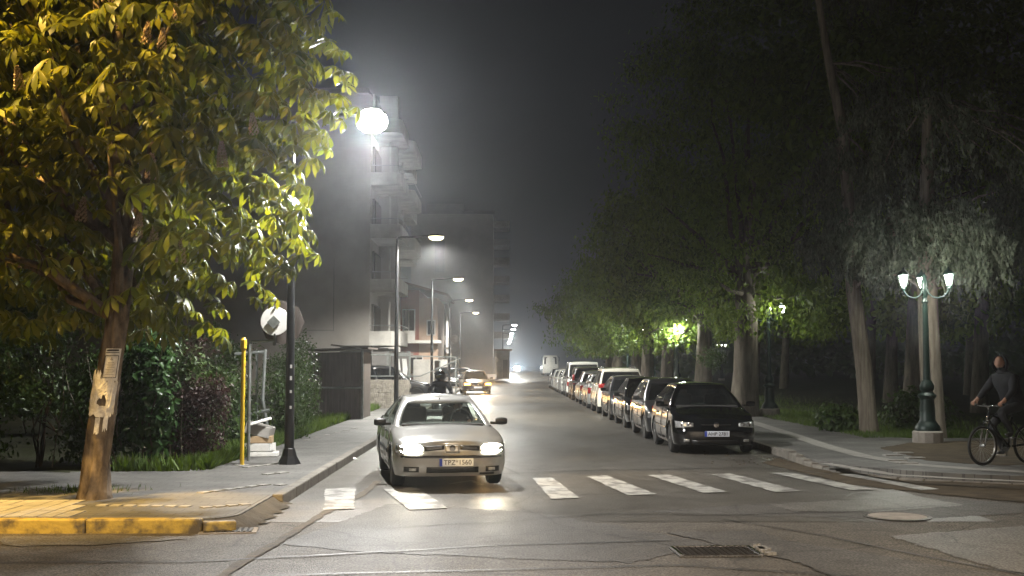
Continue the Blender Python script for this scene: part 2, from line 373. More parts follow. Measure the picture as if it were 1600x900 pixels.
def poly_px(name, pts, z, m, kind='structure', wz=0.0):
    v0 = [G(x, y, wz) for x, y in pts]; v = []
    for i, p in enumerate(v0):
        q = v0[(i + 1) % len(v0)]; n = max(1, int((q - p).length / .10))
        for k in range(n): w_ = p.lerp(q, k / n); v.append((w_.x + rng.gauss(0, .02), w_.y + rng.gauss(0, .03), z))
    return tag(MB().add(v, [tuple(range(len(v)))]).build(name, m), kind=kind)
def ribbon_px(name, pts, wd, z, m, kind='structure', jit=0, wz=0.0):
    c = [G(x, y, wz) for x, y in pts]; c2 = []
    for i in range(len(c) - 1):
        n = max(2, int((c[i + 1] - c[i]).length / .12))
        for k in range(n): c2.append(c[i].lerp(c[i + 1], k / n))
    c2.append(c[-1]); Pg = []; off = 0
    for i, p in enumerate(c2):
        t = (c2[min(i + 1, len(c2) - 1)] - c2[max(i - 1, 0)]).normalized(); nrm = Vector((-t.y, t.x, 0))
        off = off * .8 + rng.uniform(-jit, jit); w_ = wd * rng.uniform(.75, 1.25) / 2 if jit else wd / 2
        a = p + nrm * (off + w_); b = p + nrm * (off - w_); Pg.append([(a.x, a.y, z), (b.x, b.y, z)])
    return tag(MB().grid(Pg).build(name, m), kind=kind)
poly_px('asphalt_patch', [(1390, 838), (1600, 822), (1720, 860), (1720, 915), (1560, 890)], .004, M['asphalt_light'])
poly_px('asphalt_patch', [(610, 786), (830, 800), (905, 812), (1120, 850), (980, 880), (560, 862), (440, 850)], .001, M['asphalt_dark'])
poly_px('asphalt_patch', [(0, 838), (180, 836), (300, 842), (140, 852), (0, 853)], .0045, M['asphalt_light'])
poly_px('asphalt_patch', [(1000, 800), (1240, 785), (1500, 780), (1600, 790), (1600, 802), (1420, 812), (1180, 806)], .0025, M['asphalt_dark'])
poly_px('asphalt_patch', [(1040, 832), (1180, 830), (1230, 845), (1600, 905), (1700, 960), (1500, 990), (1250, 880)], .0052, M['asphalt_dark'])
poly_px('concrete_patch', [(1200, 788), (1430, 775), (1510, 790), (1380, 800), (1240, 800)], .0065, M['asphalt_light'])
ribbon_px('trench_patch', [(592, 752), (560, 776), (505, 804), (430, 850), (340, 905), (250, 960)], .11, .009, M['trench'], jit=.012)
ribbon_px('tar_seam', [(480, 744), (700, 745), (900, 736), (1180, 731), (1260, 737), (1300, 742)], .045, .0085, M['seam'], jit=.004)
ribbon_px('tar_seam', [(-60, 880), (300, 878), (470, 870), (800, 852), (1050, 846)], .035, .0095, M['seam'], jit=.012)
ribbon_px('tar_seam', [(-60, 912), (420, 900), (800, 890), (1060, 884), (1400, 905)], .03, .0087, M['seam'], jit=.012)
ribbon_px('tar_seam', [(600, 825), (780, 815), (960, 803), (1130, 806), (1330, 800), (1600, 782)], .028, .0099, M['seam'], jit=.02)
ribbon_px('tar_seam', [(1130, 812), (1290, 838), (1450, 872), (1620, 902)], .03, .0092, M['seam'], jit=.012)
ribbon_px('painted_line', [(770, 722), (812, 742)], .02, .0062, M['seam'])
# dusty edge on the right of the junction
poly_px('dirt_edge', [(1215, 716), (1300, 738), (1420, 752), (1600, 756), (1800, 770), (1800, 800), (1600, 786), (1440, 770), (1330, 758), (1250, 738), (1190, 724)], .0073, M['dirt'])

# zebra crossing
Z = [[(508, 765), (556, 763), (553, 796), (506, 798)], [(598, 765), (650, 762), (700, 795), (640, 798)],
     [(832, 748), (862, 747), (906, 779), (862, 781)], [(916, 745), (948, 744), (1026, 773.5), (980, 775)], [(1012, 743.5), (1046, 743), (1138, 770), (1099, 771.5)],
     [(1110, 742), (1141, 741), (1253, 768.5), (1211, 770)], [(1205, 740), (1237, 740), (1366, 766), (1328, 767)], [(1309, 742), (1334, 741.5), (1468, 765.5), (1440, 767)]]
zb = MB()
for k, q in enumerate(Z):
    c = [G(x, y) for x, y in q]; rows = []
    for i in range(19):
        t = i / 18; a = c[0].lerp(c[3], t); b = c[1].lerp(c[2], t); j = .012
        rows.append([(a.x + rng.uniform(-j, j), a.y, .0135 if k != 1 else .0128), (b.x + rng.uniform(-j, j), b.y, .0135 if k != 1 else .0128)])
    zb.grid(rows)
tag(zb.build('zebra_crossing', M['zebra']), kind='structure')
ribbon_px('painted_line', [(705, 757), (738, 752), (756, 762)], .09, .0142, M['zebra'], jit=.006)

# left pavement (corner) and its kerbs
SZ = .13
def arc(cx, cy, r, a0, a1, n=8): return [(cx + r * math.cos(R(a0 + (a1 - a0) * i / n)), cy + r * math.sin(R(a0 + (a1 - a0) * i / n))) for i in range(n + 1)]
corner = arc(-3.5, 13.8, .5, 270, 360)
pl = [(-60, 13.3)] + corner + [(-3.0, 40), (-4.7, 40), (-4.7, 21.5), (-5.3, 19.1), (-60, 19.1)]
tag(MB().prism(pl, -.05, SZ).build('pavement', M['pave']), kind='structure')
P = [[(-4.7 + bend(y) * .8, y, road_z(y) + SZ), (-3.0 + bend(y), y, road_z(y) + SZ)] for y in ys() if y >= 40]
tag(MB().grid(P).build('pavement', M['pave']), kind='structure')
def kerb_path(name, pts, wd, h, m, seg=1.0, parent=None):
    b = MB(); c = [Vector((x, y, 0)) for x, y in pts]; L_ = []; acc = 0
    for i in range(len(c) - 1):
        n = max(1, round((c[i + 1] - c[i]).length / seg))
        for k in range(n):
            p0 = c[i].lerp(c[i + 1], k / n); p1 = c[i].lerp(c[i + 1], (k + 1) / n); t = (p1 - p0); ln = t.length; t.normalize()
            mid = (p0 + p1) / 2; rz = math.atan2(t.y, t.x); hh = h(mid) if callable(h) else h
            b.box((mid.x + rng.uniform(-.006, .006), mid.y + rng.uniform(-.006, .006), road_z(mid.y) + hh / 2 - .05), (ln - .012, wd, hh + .1), rz)
    return tag(b.build(name, m, bevel=.02), kind='structure')
kerb_path('yellow_kerb', [(-40, 13.2), (-3.3, 13.2), (-2.95, 13.32)], .15, lambda p: .15 if p.x < -3.5 else .115, M['kerb_y'], 1.25)
Pr = []
for k in range(30):
    if k < 10: an = R(300 + k * 6.6); cxr, cyr, dx_, dy_ = -3.5, 13.8, math.cos(an), math.sin(an)
    else: cxr, cyr, dx_, dy_ = -3.5, 13.8 + (k - 10) * .1, 1, 0
    j_ = .05 * math.sin(k * 1.3) + .03 * math.sin(k * 2.9); q_ = [(.44, SZ + .003), (.52, SZ * .86), (.60, SZ * .5), (.74 + j_, .014)]
    Pr.append([(cxr + dx_ * r_, cyr + dy_ * r_, z_) for r_, z_ in q_])
tag(MB().grid(Pr).build('dirt_ramp', M['dirt_grey'], smooth=True), kind='structure')
kerb_path('kerb', [(-2.93, 15.6), (-2.93, 84)], .15, lambda p: .15, M['kerb'], 1.0)
# dropped ramp at the corner is filled by dirt
poly_px('dirt_edge', [(392, 806), (440, 790), (452, 770), (470, 762), (455, 800), (400, 822)], .16, M['dirt'], wz=.16) if False else None
# warm paving slabs by the chestnut, pale pavers in rows
b = MB()
for k in range(30):
    x = -9.5 + k * .19
    for r_ in range(3):
        if x > -4.85 - r_ * .2: continue
        b.box((x + rng.uniform(-.004, .004), 13.7 + r_ * .55, SZ + .004), (.175, .53, .012))
tag(b.build('warm_paving', M['pale']), kind='structure')
b = MB()
for (xa, ya, xb, yb, n) in ((310, 771, 420, 757, 6), (312, 794, 392, 788, 4), (380, 731, 440, 724, 4), (430, 759, 446, 757, 1), (470, 690, 560, 668, 6), (410, 742, 450, 738, 2), (150, 790, 300, 792, 7)):
    p0, p1 = G(xa, ya, SZ), G(xb, yb, SZ)
    for k in range(n):
        p = p0.lerp(p1, (k + .5) / n); b.box((p.x, p.y, SZ + .006), (min(.2, (p1 - p0).length / n * .72), .13, .012), math.atan2(p1.y - p0.y, p1.x - p0.x))
tag(b.build('pale_pavers', M['pale']), kind='structure')

# right pavement, kerb, strip
rc = arc(9.2, 21.6, 3.6, 180, 262, 12)
RX = 5.65
pl = [(RX, 40)] + [(RX, 23)] + rc + [(60, 17.8), (60, 27.5), (9.4, 27.5), (8.6, 30), (8.4, 40)]
tag(MB().prism(pl[::-1], -.05, .13).build('pavement', M['pave_dirt'] if 'pave_dirt' in M else M['pave']), kind='structure')
P = [[(RX + bend(y), y, road_z(y) + .13), (8.4 + bend(y), y, road_z(y) + .13)] for y in ys() if y >= 40]
tag(MB().grid(P).build('pavement', M['pave']), kind='structure')
kerb_path('kerb', [(RX - .05, 84), (RX - .05, 23.5)], .16, .14, M['kerb'], 1.0)
kerb_path('kerb', [(RX - .05, 23.5)] + [(x - .05, y) for x, y in rc] + [(30, 17.8)], .16, lambda p: max(.02, .02 + .05 * max(0, p.y - 20)), M['kerb'], .7)
ribbon_px('pale_paving_strip', [(1130, 648), (1180, 661), (1230, 677), (1290, 697), (1350, 713), (1430, 726), (1520, 733), (1640, 740)], .36, .1345, M['pale'], wz=.13)
ribbon_px('pale_paving_strip', [(1290, 724), (1400, 742), (1500, 748), (1640, 754)], .22, .1342, M['pale'], wz=.13, jit=.01)
poly_px('dirt', [(1372, 700), (1420, 692), (1640, 684), (1700, 722), (1560, 728), (1450, 720)], .1338, M['dirt'], wz=.13)
b = MB()
for (x, y) in ((1395, 712), (1412, 708), (1430, 716), (1400, 720), (1418, 724)):
    p = G(x, y, .13); b.box((p.x, p.y, .14), (.32, .2, .02), rng.uniform(-.1, .1))
tag(b.build('pale_pavers', M['pale']), kind='structure')
# park lawn ground
P = [[(x + bend(y), y, road_z(y) + .10 + .06 * math.sin(x * .9 + y * .5)) for x in (8.35, 9.5, 11, 14, 20, 30, 45, 70, 110)] for y in ys() if y >= 27.4]
tag(MB().grid(P).build('lawn_soil', M['soil']), kind='structure')
P = [[(x + bend(y) * .8, y, road_z(y) + .10 + .05 * math.sin(x * 1.3 + y * .6)) for x in (-90, -50, -30, -18, -10, -7, -5.6, -4.72)] for y in [18.9] + [q for q in ys() if q >= 20]]
tag(MB().grid(P).build('verge_soil', M['soil']), kind='structure')

# grass blades (stuff)
bl = [(-.006, 0, 0), (.006, 0, 0), (.005, .02, .5), (-.005, .02, .5), (0, .07, 1)]; bf = [(0, 1, 2, 3), (3, 2, 4)]
def grass(name, n, fn, h=(.12, .3), sc=2.0):
    pts = np.array([fn() for _ in range(n)]); z = np.tile([0, 0, 1.0], (n, 1)); m = rotmats(n, z, .28, h)
    m[:, :, 0] *= sc * 1.0 / 1; m[:, :, 0] *= .16 / m[:, :, 0].std() * .02 if False else 1.6
    return tag(scatter(name, [(v[0] * 3, v[1] * 1.4, v[2]) for v in bl], bf, pts, m, M['grass']), kind='stuff')
def lg():
    y = 19.5 + 46 * rng.random() ** 1.6
    x = -4.72 - abs(rng.gauss(0, .55)) - (0 if y > 22 else .25)
    if y < 22 and x < -5.0 - max(0, rng.gauss(0, .2)): x = -4.8
    return (x, y, .10)
grass('grass', 24000, lg, (.08, .32))
def rg():
    y = 27.6 + 40 * rng.random() ** 1.5; x = 8.4 + abs(rng.gauss(0, 2.6))
    return (x, y, .10)
grass('grass', 26000, rg, (.05, .16))
def cg():
    return (-5.75 + rng.gauss(0, .35), 16.2 + rng.gauss(0, .25), SZ)
grass('weeds', 350, cg, (.04, .10))
grass('weeds', 320, lambda: (-4.8 - rng.random() * 1.5, 19.15 + abs(rng.gauss(0, .25)), .12), (.1, .35))

# manholes
def manhole_rect(p):
    r_ = empty('manhole_cover', (p.x, p.y, 0), R(3), 'rectangular iron manhole cover sunk in cracked asphalt near the junction', 'manhole cover')
    r_.scale = (.84, .84, 1)
    MB().box((0, 0, .004), (.98, .68, .012)).build('frame', M['asphalt_dark'], r_)
    m_ = MB().box((0, 0, .008), (.86, .58, .016))
    for i in range(12):
        for j in range(8): m_.box((-.385 + i * .07, -.24 + j * .068, .018), (.035, .035, .007), R(45))
    m_.build('cover', M['iron'], r_)
    m_ = MB()
    for sx in (-1, 1): m_.box((sx * .46, 0, .016), (.03, .62, .02))
    m_.box((0, .31, .016), (.9, .025, .018)).build('rim_bar', M['chrome'], r_)
    m_ = MB()
    for i in range(26):
        a = rng.uniform(-.36, .4); m_.box((.53 + rng.uniform(-.04, .06) + .04, a, .018), (rng.uniform(.03, .1), rng.uniform(.03, .08), .03), rng.random() * 3)
    m_.build('broken_edge', M['pale'], r_)
manhole_rect(G(1118, 863))
p = G(1402, 808)
r_ = empty('manhole_cover', (p.x, p.y, 0), 0, 'round pale manhole cover beyond the rectangular one', 'manhole cover')
MB().lathe([(.40, .004), (.40, .012), (.36, .016), (.36, .010)], n=36).build('frame', M['iron'], r_)
MB().lathe([(.34, .004), (.34, .016), (0.001, .02)], n=36).build('cover', M['concrete'], r_)
p = G(345, 829)
r_ = empty('storm_drain', (p.x + .1, p.y - .05, 0), R(8), 'dark storm drain grate by the end of the yellow kerb', 'drain')
MB().box((0, 0, .004), (.62, .40, .014)).build('frame', M['concrete'], r_)
m_ = MB()
for i in range(9): m_.box((-.24 + i * .06, 0, .012), (.03, .32, .016))
m_.build('grate', M['iron'], r_)
MB().box((0, 0, .006), (.52, .32, .012)).build('opening', M['dark'], r_)

# ============================================================ STREET LAMPS
LAMPS = []
def street_lamp(Y, x=-3.66, label='', H=6.1, arm=1.42, power=1500, lens='led_warm', group='black street lamps along the left pavement', main=False, far=False, col=(1, .98, .90)):
    z0 = road_z(Y) + SZ
    t = empty('street_lamp', (x, Y, z0), 0, label, 'street lamp', group)
    n = 6 if far else 14
    MB().lathe([(.24, 0), (.23, .03), (.13, .22), (.10, .34), (.085, .36)], n=8).build('base', M['black_metal'], t)
    MB().tube([(0, 0, .3), (0, 0, 1.2), (0, 0, H - .28)], [.085, .078, .05], n).build('pole', M['black_metal'], t, True, 50)
    MB().tube([(0, 0, H - .33), (0, 0, H - .08), (.05, 0, H - .02), (.14, 0, H), (arm - .3, 0, H + .05)], [.05, .045, .042, .04, .035], max(6, n - 4)).build('arm', M['black_metal'], t, True, 50)
    h = MB().box((arm - .08, 0, H + .05), (.56, .26, .05)).box((arm - .12, 0, H + .09), (.3, .18, .05)).build('lamp_head', M['black_metal'], t, bevel=.012)
    le = MB().lathe([(.05, .02), (.24, .02), (.25, -.02), (.21, -.09), (.12, -.135), (.02, -.15)], (0, 0, 0), 18).build('lens', M[lens], h, True); le.location = (arm - .06, 0, H + .01); le.scale = (1.05, .7, .8)
    if power:
        sp = light('SPOT', 'lamp_light', (arm - .04, 0, H - (.42 if main else .16)), power, col, t, spot_size=R(168), spot_blend=.45, shadow_soft_size=.12)
    return t, h
t, h = street_lamp(20.5, label='nearest black street lamp on left pavement, glaring white head beside the chestnut', power=4300, lens='led', main=True, col=(1, .98, .94))
for (z, s) in ((1.32, .05), (1.55, .07), (1.75, .06), (1.05, .05)): MB().box((.03, -.083, z), (.035, .006, s), R(20)).build('sticker', M['white'], t)
t.location.z -= .08
MB().lathe([(.02, .20), (.13, .185), (.21, .13), (.26, .05), (.27, -.03), (.24, -.12), (.15, -.19), (.02, -.215)], (1.38, 0, 6.04), 24).build('glare_blob', M['led'], h, True)  # emissive blob added over the lamp head, its glare put into the shape
lg_ = light('SPOT', 'halo_spot', (1.38, -.38, 5.90), 1500, (.97, .985, 1), t, shadow_soft_size=.16, spot_size=R(70), spot_blend=.9)  # extra spot added at the lamp, aimed towards the camera for the halo
lg_.rotation_euler = (R(90 - 9), 0, R(180) - .05)
names = {1: 'second black street lamp from the camera, arm over the road in front of the balconies', 2: 'third black street lamp, standing in front of the tan house', 3: 'fourth black street lamp, near the air conditioner bracket', 4: 'fifth black street lamp along the left pavement'}
for k in range(1, 5): street_lamp(20.5 * (k + 1) * 1.0, label=names[k], power=9500 if k == 1 else 8500, far=k > 2)
for i, Y in enumerate((138, 156, 177, 194, 214, 236, 262)):
    street_lamp(Y, .05, 'far street lamp, number %s beyond the tall grey block in the string of lights' % ('one', 'two', 'three', 'four', 'five', 'six', 'seven')[i] if False else
                ('far street lamp, %s of the small lights receding at the end of the street' % ('highest', 'second highest', 'third highest', 'fourth highest', 'fifth highest', 'sixth highest', 'lowest')[i]), H=6.2, power=7000, far=True, lens='led', group='street lamps at the far end of the street')
# two lamps of the same place that stand outside the frame: a sodium lamp on the near left corner and a white one behind the camera
t = empty('street_lamp', (-10.5, 9.0, 0), 0, 'sodium street lamp beyond the left edge of the frame', 'street lamp')
MB().tube([(0, 0, 0), (0, 0, 10.9)], [.11, .05], 10).build('pole', M['black_metal'], t)
MB().tube([(0, 0, 10.8), (.3, 0, 11.1), (1.6, .3, 11.2)], [.05, .04, .035], 8).build('arm', M['black_metal'], t)
h = MB().box((1.9, .35, 11.22), (.7, .3, .12)).build('lamp_head', M['black_metal'], t, bevel=.02)
MB().box((1.95, .35, 11.14), (.45, .22, .04)).build('lens', emit('sodium_lens', (1, .5, .08), 30), h)
sl_ = light('SPOT', 'sodium_light', (2.3, .35, 11.0), 40000, (1, .62, .17), t, shadow_soft_size=.15, spot_size=R(80), spot_blend=1.0)
sl_.rotation_euler = (Vector((-7.9, 15.8, 5.2)) - Vector((-8.2, 9.35, 11.0))).to_track_quat('-Z', 'Y').to_euler()
t = empty('street_lamp', (5.2, 2.5, 0), 0, 'warm street lamp just outside the right of the frame', 'street lamp')
MB().tube([(0, 0, 0), (0, 0, 8)], [.1, .05], 10).build('pole', M['black_metal'], t)
MB().tube([(0, 0, 7.9), (-.2, 0, 8.1), (-2, 0, 8.2)], [.05, .04, .035], 8).build('arm', M['black_metal'], t)
h = MB().box((-2.2, 0, 8.2), (.7, .3, .1)).build('lamp_head', M['black_metal'], t, bevel=.02)
MB().box((-2.2, 0, 8.13), (.45, .22, .03)).build('lens', M['led_warm'], h)
light('SPOT', 'corner_light', (-2.3, 0, 8.0), 8500, (1, .80, .59), t, shadow_soft_size=.2, spot_size=R(152), spot_blend=.35)

# ornate park lamps
def ornate_lamp():
    t = empty('park_lamp', (0, 0, 0), 0)
    MB().lathe([(.33, 0), (.33, .24), (.30, .27)], n=12).build('plinth', M['concrete'], t, bevel=.01)
    MB().lathe([(.27, .27), (.27, .31), (.25, .38), (.20, .44), (.165, .5), (.16, .72), (.145, .95), (.19, 1.0), (.20, 1.04), (.15, 1.08), (.12, 1.12), (.15, 1.17), (.155, 1.25), (.10, 1.36)], n=20).build('base', M['green_iron'], t, True, 40)
    MB().lathe([(.085, 1.3), (.075, 1.6), (.055, 3.05), (.075, 3.07), (.075, 3.1), (.05, 3.13), (.05, 3.2), (.065, 3.22), (.07, 3.55), (.05, 3.58), (.055, 3.62), (.02, 3.68), (.005, 3.74)], n=14).build('pole', M['green_iron'], t, True, 40)
    for a in (197, 77, -43):
        c, s = math.cos(R(a)), math.sin(R(a))
        pts = []
        for i in range(13):
            u = i / 12; th = math.pi * (1.05 * u); r_ = .06 + .24 * (1 - math.cos(th)); z = 3.38 - .22 * math.sin(th) ** 1.0 if u < 1 else 3.38
            pts.append((c * r_, s * r_, z))
        MB().tube(pts, [.022] * 6 + [.02] * 7, 6).lathe([(.03, 3.34), (.045, 3.37), (.02, 3.4)], (c * .54, s * .54, 0), 8).build('arm', M['green_iron'], t, True)
        ln = MB()
        ln.lathe([(.05, 3.39), (.055, 3.41), (.03, 3.42)], (c * .54, s * .54, 0), 6)
        ln.lathe([(.125, 3.65), (.135, 3.665), (.10, 3.72), (.04, 3.77), (.012, 3.83)], (c * .54, s * .54, 0), 6)
        for k in range(6):
            th = math.pi / 3 * k; ln.tube([(c * .54 + .05 * math.cos(th), s * .54 + .05 * math.sin(th), 3.41), (c * .54 + .12 * math.cos(th), s * .54 + .12 * math.sin(th), 3.655)], .007, 4)
        lo = ln.build('lantern', M['green_iron'], t)
        MB().lathe([(.040, 3.43), (.095, 3.645)], (c * .54, s * .54, 0), 6).build('lantern_glass', M['lantern_glow'], lo)
    return t
pl0 = ornate_lamp(); tag(pl0, 'green ornate park lamp with three lanterns nearest the cyclist', 'park lamp', 'ornate green park lamps')
pl0.location = (9.28, 25.9, .12)
pk = [(8.85, 39.3, 'second ornate park lamp, in front of the dark lawn behind the parked black car'), (7.62, 51.6, 'ornate park lamp half hidden inside brightly lit yellow green leaves'),
      (8.4, 66, 'ornate park lamp whose lanterns show through the leaves above the white SUV'), (8.4, 79.5, 'ornate park lamp farther left, above the silver cars'), (22, 119, 'lone far park lamp showing between the trunks'),
      (46, 150, 'tiny far park lamp light left of the pale trunk'), (40, 110, 'tiny far park lamp low between dark trunks'), (56, 140, 'tiny far park lamp just above the cyclist'), (60, 142, 'tiny far park lamp at upper right of the cyclist')]
for (x, y, lb) in pk:
    c = copy_tree(pl0); c.location = (x, y, .1 + road_z(y)); c['label'] = lb
    for ch in list(c.children):
        pass
for (x, y, z, p_) in ((9.28 - .53, 25.9 - .3, 3.62, 190), (9.28 + .45, 25.9 - .55, 3.62, 110), (8.95, 39.3 - .75, 3.6, 60), (7.5, 50.6, 3.3, 620), (8.2, 65.2, 3.5, 750), (8.2, 78.7, 3.5, 700)):
    light('POINT', 'lantern_light', (x, y, z), p_, (.98, 1, .88), shadow_soft_size=.12)
# ============================================================ BUILDINGS
def win(b_parent, c, d, face, frame='plaster_w', glass='winglass'):
    """window at centre c, size d=(w,h); face 'x' (normal +x) or 'y' (normal -y)"""
    w_, h_ = d
    if face == 'y':
        f = MB().box((c[0], c[1] - .03, c[2] + h_ / 2 + .04), (w_ + .16, .08, .08)).box((c[0], c[1] - .03, c[2] - h_ / 2 - .04), (w_ + .16, .12, .08)).box((c[0] - w_ / 2 - .04, c[1] - .03, c[2]), (.08, .08, h_)).box((c[0] + w_ / 2 + .04, c[1] - .03, c[2]), (.08, .08, h_)).box((c[0], c[1] - .025, c[2]), (.05, .05, h_)).build('window', M[frame], b_parent)
        MB().box((c[0], c[1] - .01, c[2]), (w_, .03, h_)).build('pane', M[glass], f)
    else:
        f = MB().box((c[0] + .03, c[1], c[2] + h_ / 2 + .04), (.08, w_ + .16, .08)).box((c[0] + .03, c[1], c[2] - h_ / 2 - .04), (.12, w_ + .16, .08)).box((c[0] + .03, c[1] - w_ / 2 - .04, c[2]), (.08, .08, h_)).box((c[0] + .03, c[1] + w_ / 2 + .04, c[2]), (.08, .08, h_)).box((c[0] + .025, c[1], c[2]), (.05, .05, h_)).build('window', M[frame], b_parent)
        MB().box((c[0] + .01, c[1], c[2]), (.03, w_, h_)).build('pane', M[glass], f)

# large apartment block with a blank gable wall
A = empty('apartment_building', (0, 66, .1), 0, 'large grey apartment block with blank side wall and rounded white balconies behind the lamps', 'building')
XW = -7.4
MB().box((-20 + (XW + 20) / 2 - 3, 10, 8.45), (abs(-26 - XW) , 20, 16.9)).build('wall', M['plaster'], A)
MB().box((-16.9, 10, 17.05), (18.8, 20.6, .3)).build('roof', M['plaster_d'], A)
MB().box((-9.4, -.02, 5.55), (.03, .04, 4.0)).box((-11.4, -.02, 3.6), (4.0, .04, .03)).build('wall_pipe', M['plaster_d'], A)
f = MB().box((-13.9, -.03, 9.0), (.9, .08, .9)).build('vent_window', M['plaster_d'], A); MB().box((-13.9, -.08, 9.0), (.7, .02, .7)).build('pane', M['winglass'], f)
for fl in range(5):
    zb_ = 2.75 + fl * 3.0
    for (y0, y1, px_) in ((.02, 5.4, 1.72), (6.6, 13.0, 1.98), (14.2, 19.6, 1.2)):
        if fl < 2 and y0 > 1: continue
        s = MB(); x0 = XW
        # rounded slab and parapet outline
        out = [(x0, y0), (x0 + px_ - .5, y0)] + [(x0 + px_ - .5 + .5 * math.sin(R(a)), y0 + .5 - .5 * math.cos(R(a))) for a in (30, 60, 90)] + [(x0 + px_, y1 - .3), (x0 + px_ - .3, y1), (x0, y1)]
        s.prism(out, zb_, zb_ + .2)
        bal = s.build('balcony', M['plaster_w'], A)
        par = MB(); inn = [(x0 + (x - x0) * .93, y0 + .12 + (y - y0) * (1 - .24 / (y1 - y0))) for x, y in out]; nq = len(out)
        for i in range(nq - 1):
            a_, b_, c_, d_ = out[i], out[i + 1], inn[i + 1], inn[i]
            par.prism([a_, b_, c_, d_], zb_ + .2, zb_ + (.72 if fl % 2 else .8))
        par.build('parapet', M['plaster_w'], bal)
        rl = MB()
        for i in range(nq - 1): rl.tube([(out[i][0], out[i][1] + .05, zb_ + 1.12), (out[i + 1][0], out[i + 1][1] + .05, zb_ + 1.12)], .025, 5)
        if fl < 4: rl.build('railing', M['steel'], bal)
        if fl < 4: dv = MB().box((x0 + px_ * .62, y0 + .3, zb_ + 1.6), (.09, .12, 1.7)).build('divider', M['plaster_w'], bal)
        # recess with dark door and awning facing the camera side
        dr = MB().box((x0 + .06, (y0 + y1) / 2, zb_ + 1.3), (.14, (y1 - y0) * .7, 2.1)).build('balcony_door', M['plaster_d'], A)
        MB().box((x0 + .15, (y0 + y1) / 2, zb_ + 1.3), (.04, (y1 - y0) * .6, 1.9)).build('pane', M['winglass'], dr)
    MB().box((XW + .55, 5.0, zb_ + 1.65), (1.1, .8, 2.9)).build('pier', M['plaster'], A)
# side wing below with dark ground floor
MB().box((XW + .5, 3.0, 1.3), (1.0, 5.0, 2.6)).build('ground_floor', M['plaster_d'], A)

# two storey house
H_ = empty('house', (0, 88, .1), 0, 'two storey red and tan house with sloping tiled roof', 'house')
MB().box((-6.95, 5, 3.6), (1.5, 10, 7.2)).build('wall', M['plaster_red'], H_)
MB().box((-5.5, 5.02, 3.3), (1.38, 10, 6.6)).build('side_wall', M['plaster_tan'], H_)
rf = MB(); rf.add([(-8, -.8, 8.0), (-4.0, -.8, 6.9), (-4.0, 11, 6.9), (-8, 11, 8.0), (-8, -.8, 7.8), (-4.0, -.8, 6.7), (-4.0, 11, 6.7), (-8, 11, 7.8)], [(0, 1, 2, 3), (4, 7, 6, 5), (0, 4, 5, 1), (3, 2, 6, 7), (0, 3, 7, 4), (1, 5, 6, 2)]).build('roof', M['roof'], H_)
bal = MB().box((-6.2, -.6, 3.35), (3.4, 1.2, .22)).build('balcony', M['plaster_w'], H_)
MB().box((-7.1, -1.15, 3.75), (1.4, .12, .8)).build('parapet', M['plaster_w'], bal)
win(H_, (-6.95, 0, 4.9), (.8, 1.6), 'y'); win(H_, (-6.4, 0, 1.6), (.9, 1.2), 'y'); win(H_, (-5.3, 0.02, 4.4), (.5, 1.0), 'y')
MB().box((-5.6, -.5, 1.0), (1.9, .14, 2.1)).box((-4.3, -.5, .9), (.5, .16, 2.3)).build('yard_wall', M['plaster_w'], H_)
dr = MB().box((-4.75, -.52, 1.0), (.5, .1, 1.9)).build('door', M['steel'], H_)

H2 = empty('house', (0, 100, .1), 0, 'dark narrow house with boxed balcony beside the tan house', 'house')
MB().box((-7.0, 5, 3.4), (4.5, 10, 6.8)).build('wall', M['plaster_d'], H2)
MB().box((-4.55, .3, 1.3), (.42, .6, 2.6)).build('door_post', M['plaster_w'], H2)
bal = MB().box((-5.1, -.5, 3.0), (1.5, 1.1, .14)).build('balcony', M['plaster_w'], H2)
ac = empty('air_conditioner', (-5.25, 99.2, 3.42), 0, 'boxed white air conditioner unit on the small lit balcony', 'air conditioner')
MB().box((0, 0, .38), (.95, .35, .76)).build('casing', M['plaster_w'], ac, bevel=.02)
MB().lathe([(.28, -.18), (.28, -.2), (.22, -.21), (.05, -.2)], (-.12, 0, .38), 18, axis='y').build('fan_grille', M['rubber'], ac)
br = empty('satellite_dish', (-4.2, 99.2, 3.3), 0, 'small dish on a curved bracket at the end of the lit balcony', 'satellite dish')
MB().tube([(-.5, 0, -.2), (0, 0, .1), (.18, 0, .5)], .03, 6).build('bracket', M['plaster_w'], br)
MB().lathe([(.02, -.06), (.25, -.02), (.36, .06)], (.2, -.1, .6), 14, axis='y').build('dish', M['plaster_w'], br)

# tall grey block at the bend
zb0 = road_z(190)
T = empty('apartment_building', (0, 190, zb0), 0, 'tall plain grey block closing the left side at the bend', 'building')
MB().box((-8.1, 9, 13), (13.2, 18, 26)).build('wall', M['plaster'], T)
MB().box((-8.1, 9, 26.2), (13.8, 18.6, .5)).build('roof', M['plaster_d'], T)
MB().box((-9.5, 8, 27.3), (6, 6, 2)).build('stair_tower', M['plaster_d'], T)
MB().box((-10.1, -.05, 19), (1.6, .1, 5)).build('blind_recess', M['plaster_d'], T)
for fl in range(8):
    z = 3 + fl * 3
    bal = MB().box((-.15, 4.5, z), (2.5, 6.5, .2)).build('balcony', M['plaster_w'], T)
    MB().box((-.15, 1.2, z + .5), (2.5, .15, .9)).box((1.1, 4.5, z + .5), (.12, 6.5, .9)).build('parapet', M['plaster_w'] if fl % 2 else M['plaster'], bal)
MB().box((-.8, .2, 1.4), (1.3, .5, 2.8)).build('shopfront', M['plaster_w'], T)
T3 = empty('apartment_building', (0, 250, road_z(250)), 0, 'farthest dark low block at the end of the street', 'building')
MB().box((-14, 8, 5), (16, 16, 10)).build('wall', M['plaster_d'], T3)
MB().box((-14, 8, 10.1), (16.6, 16.6, .3)).build('roof', M['plaster_d'], T3)

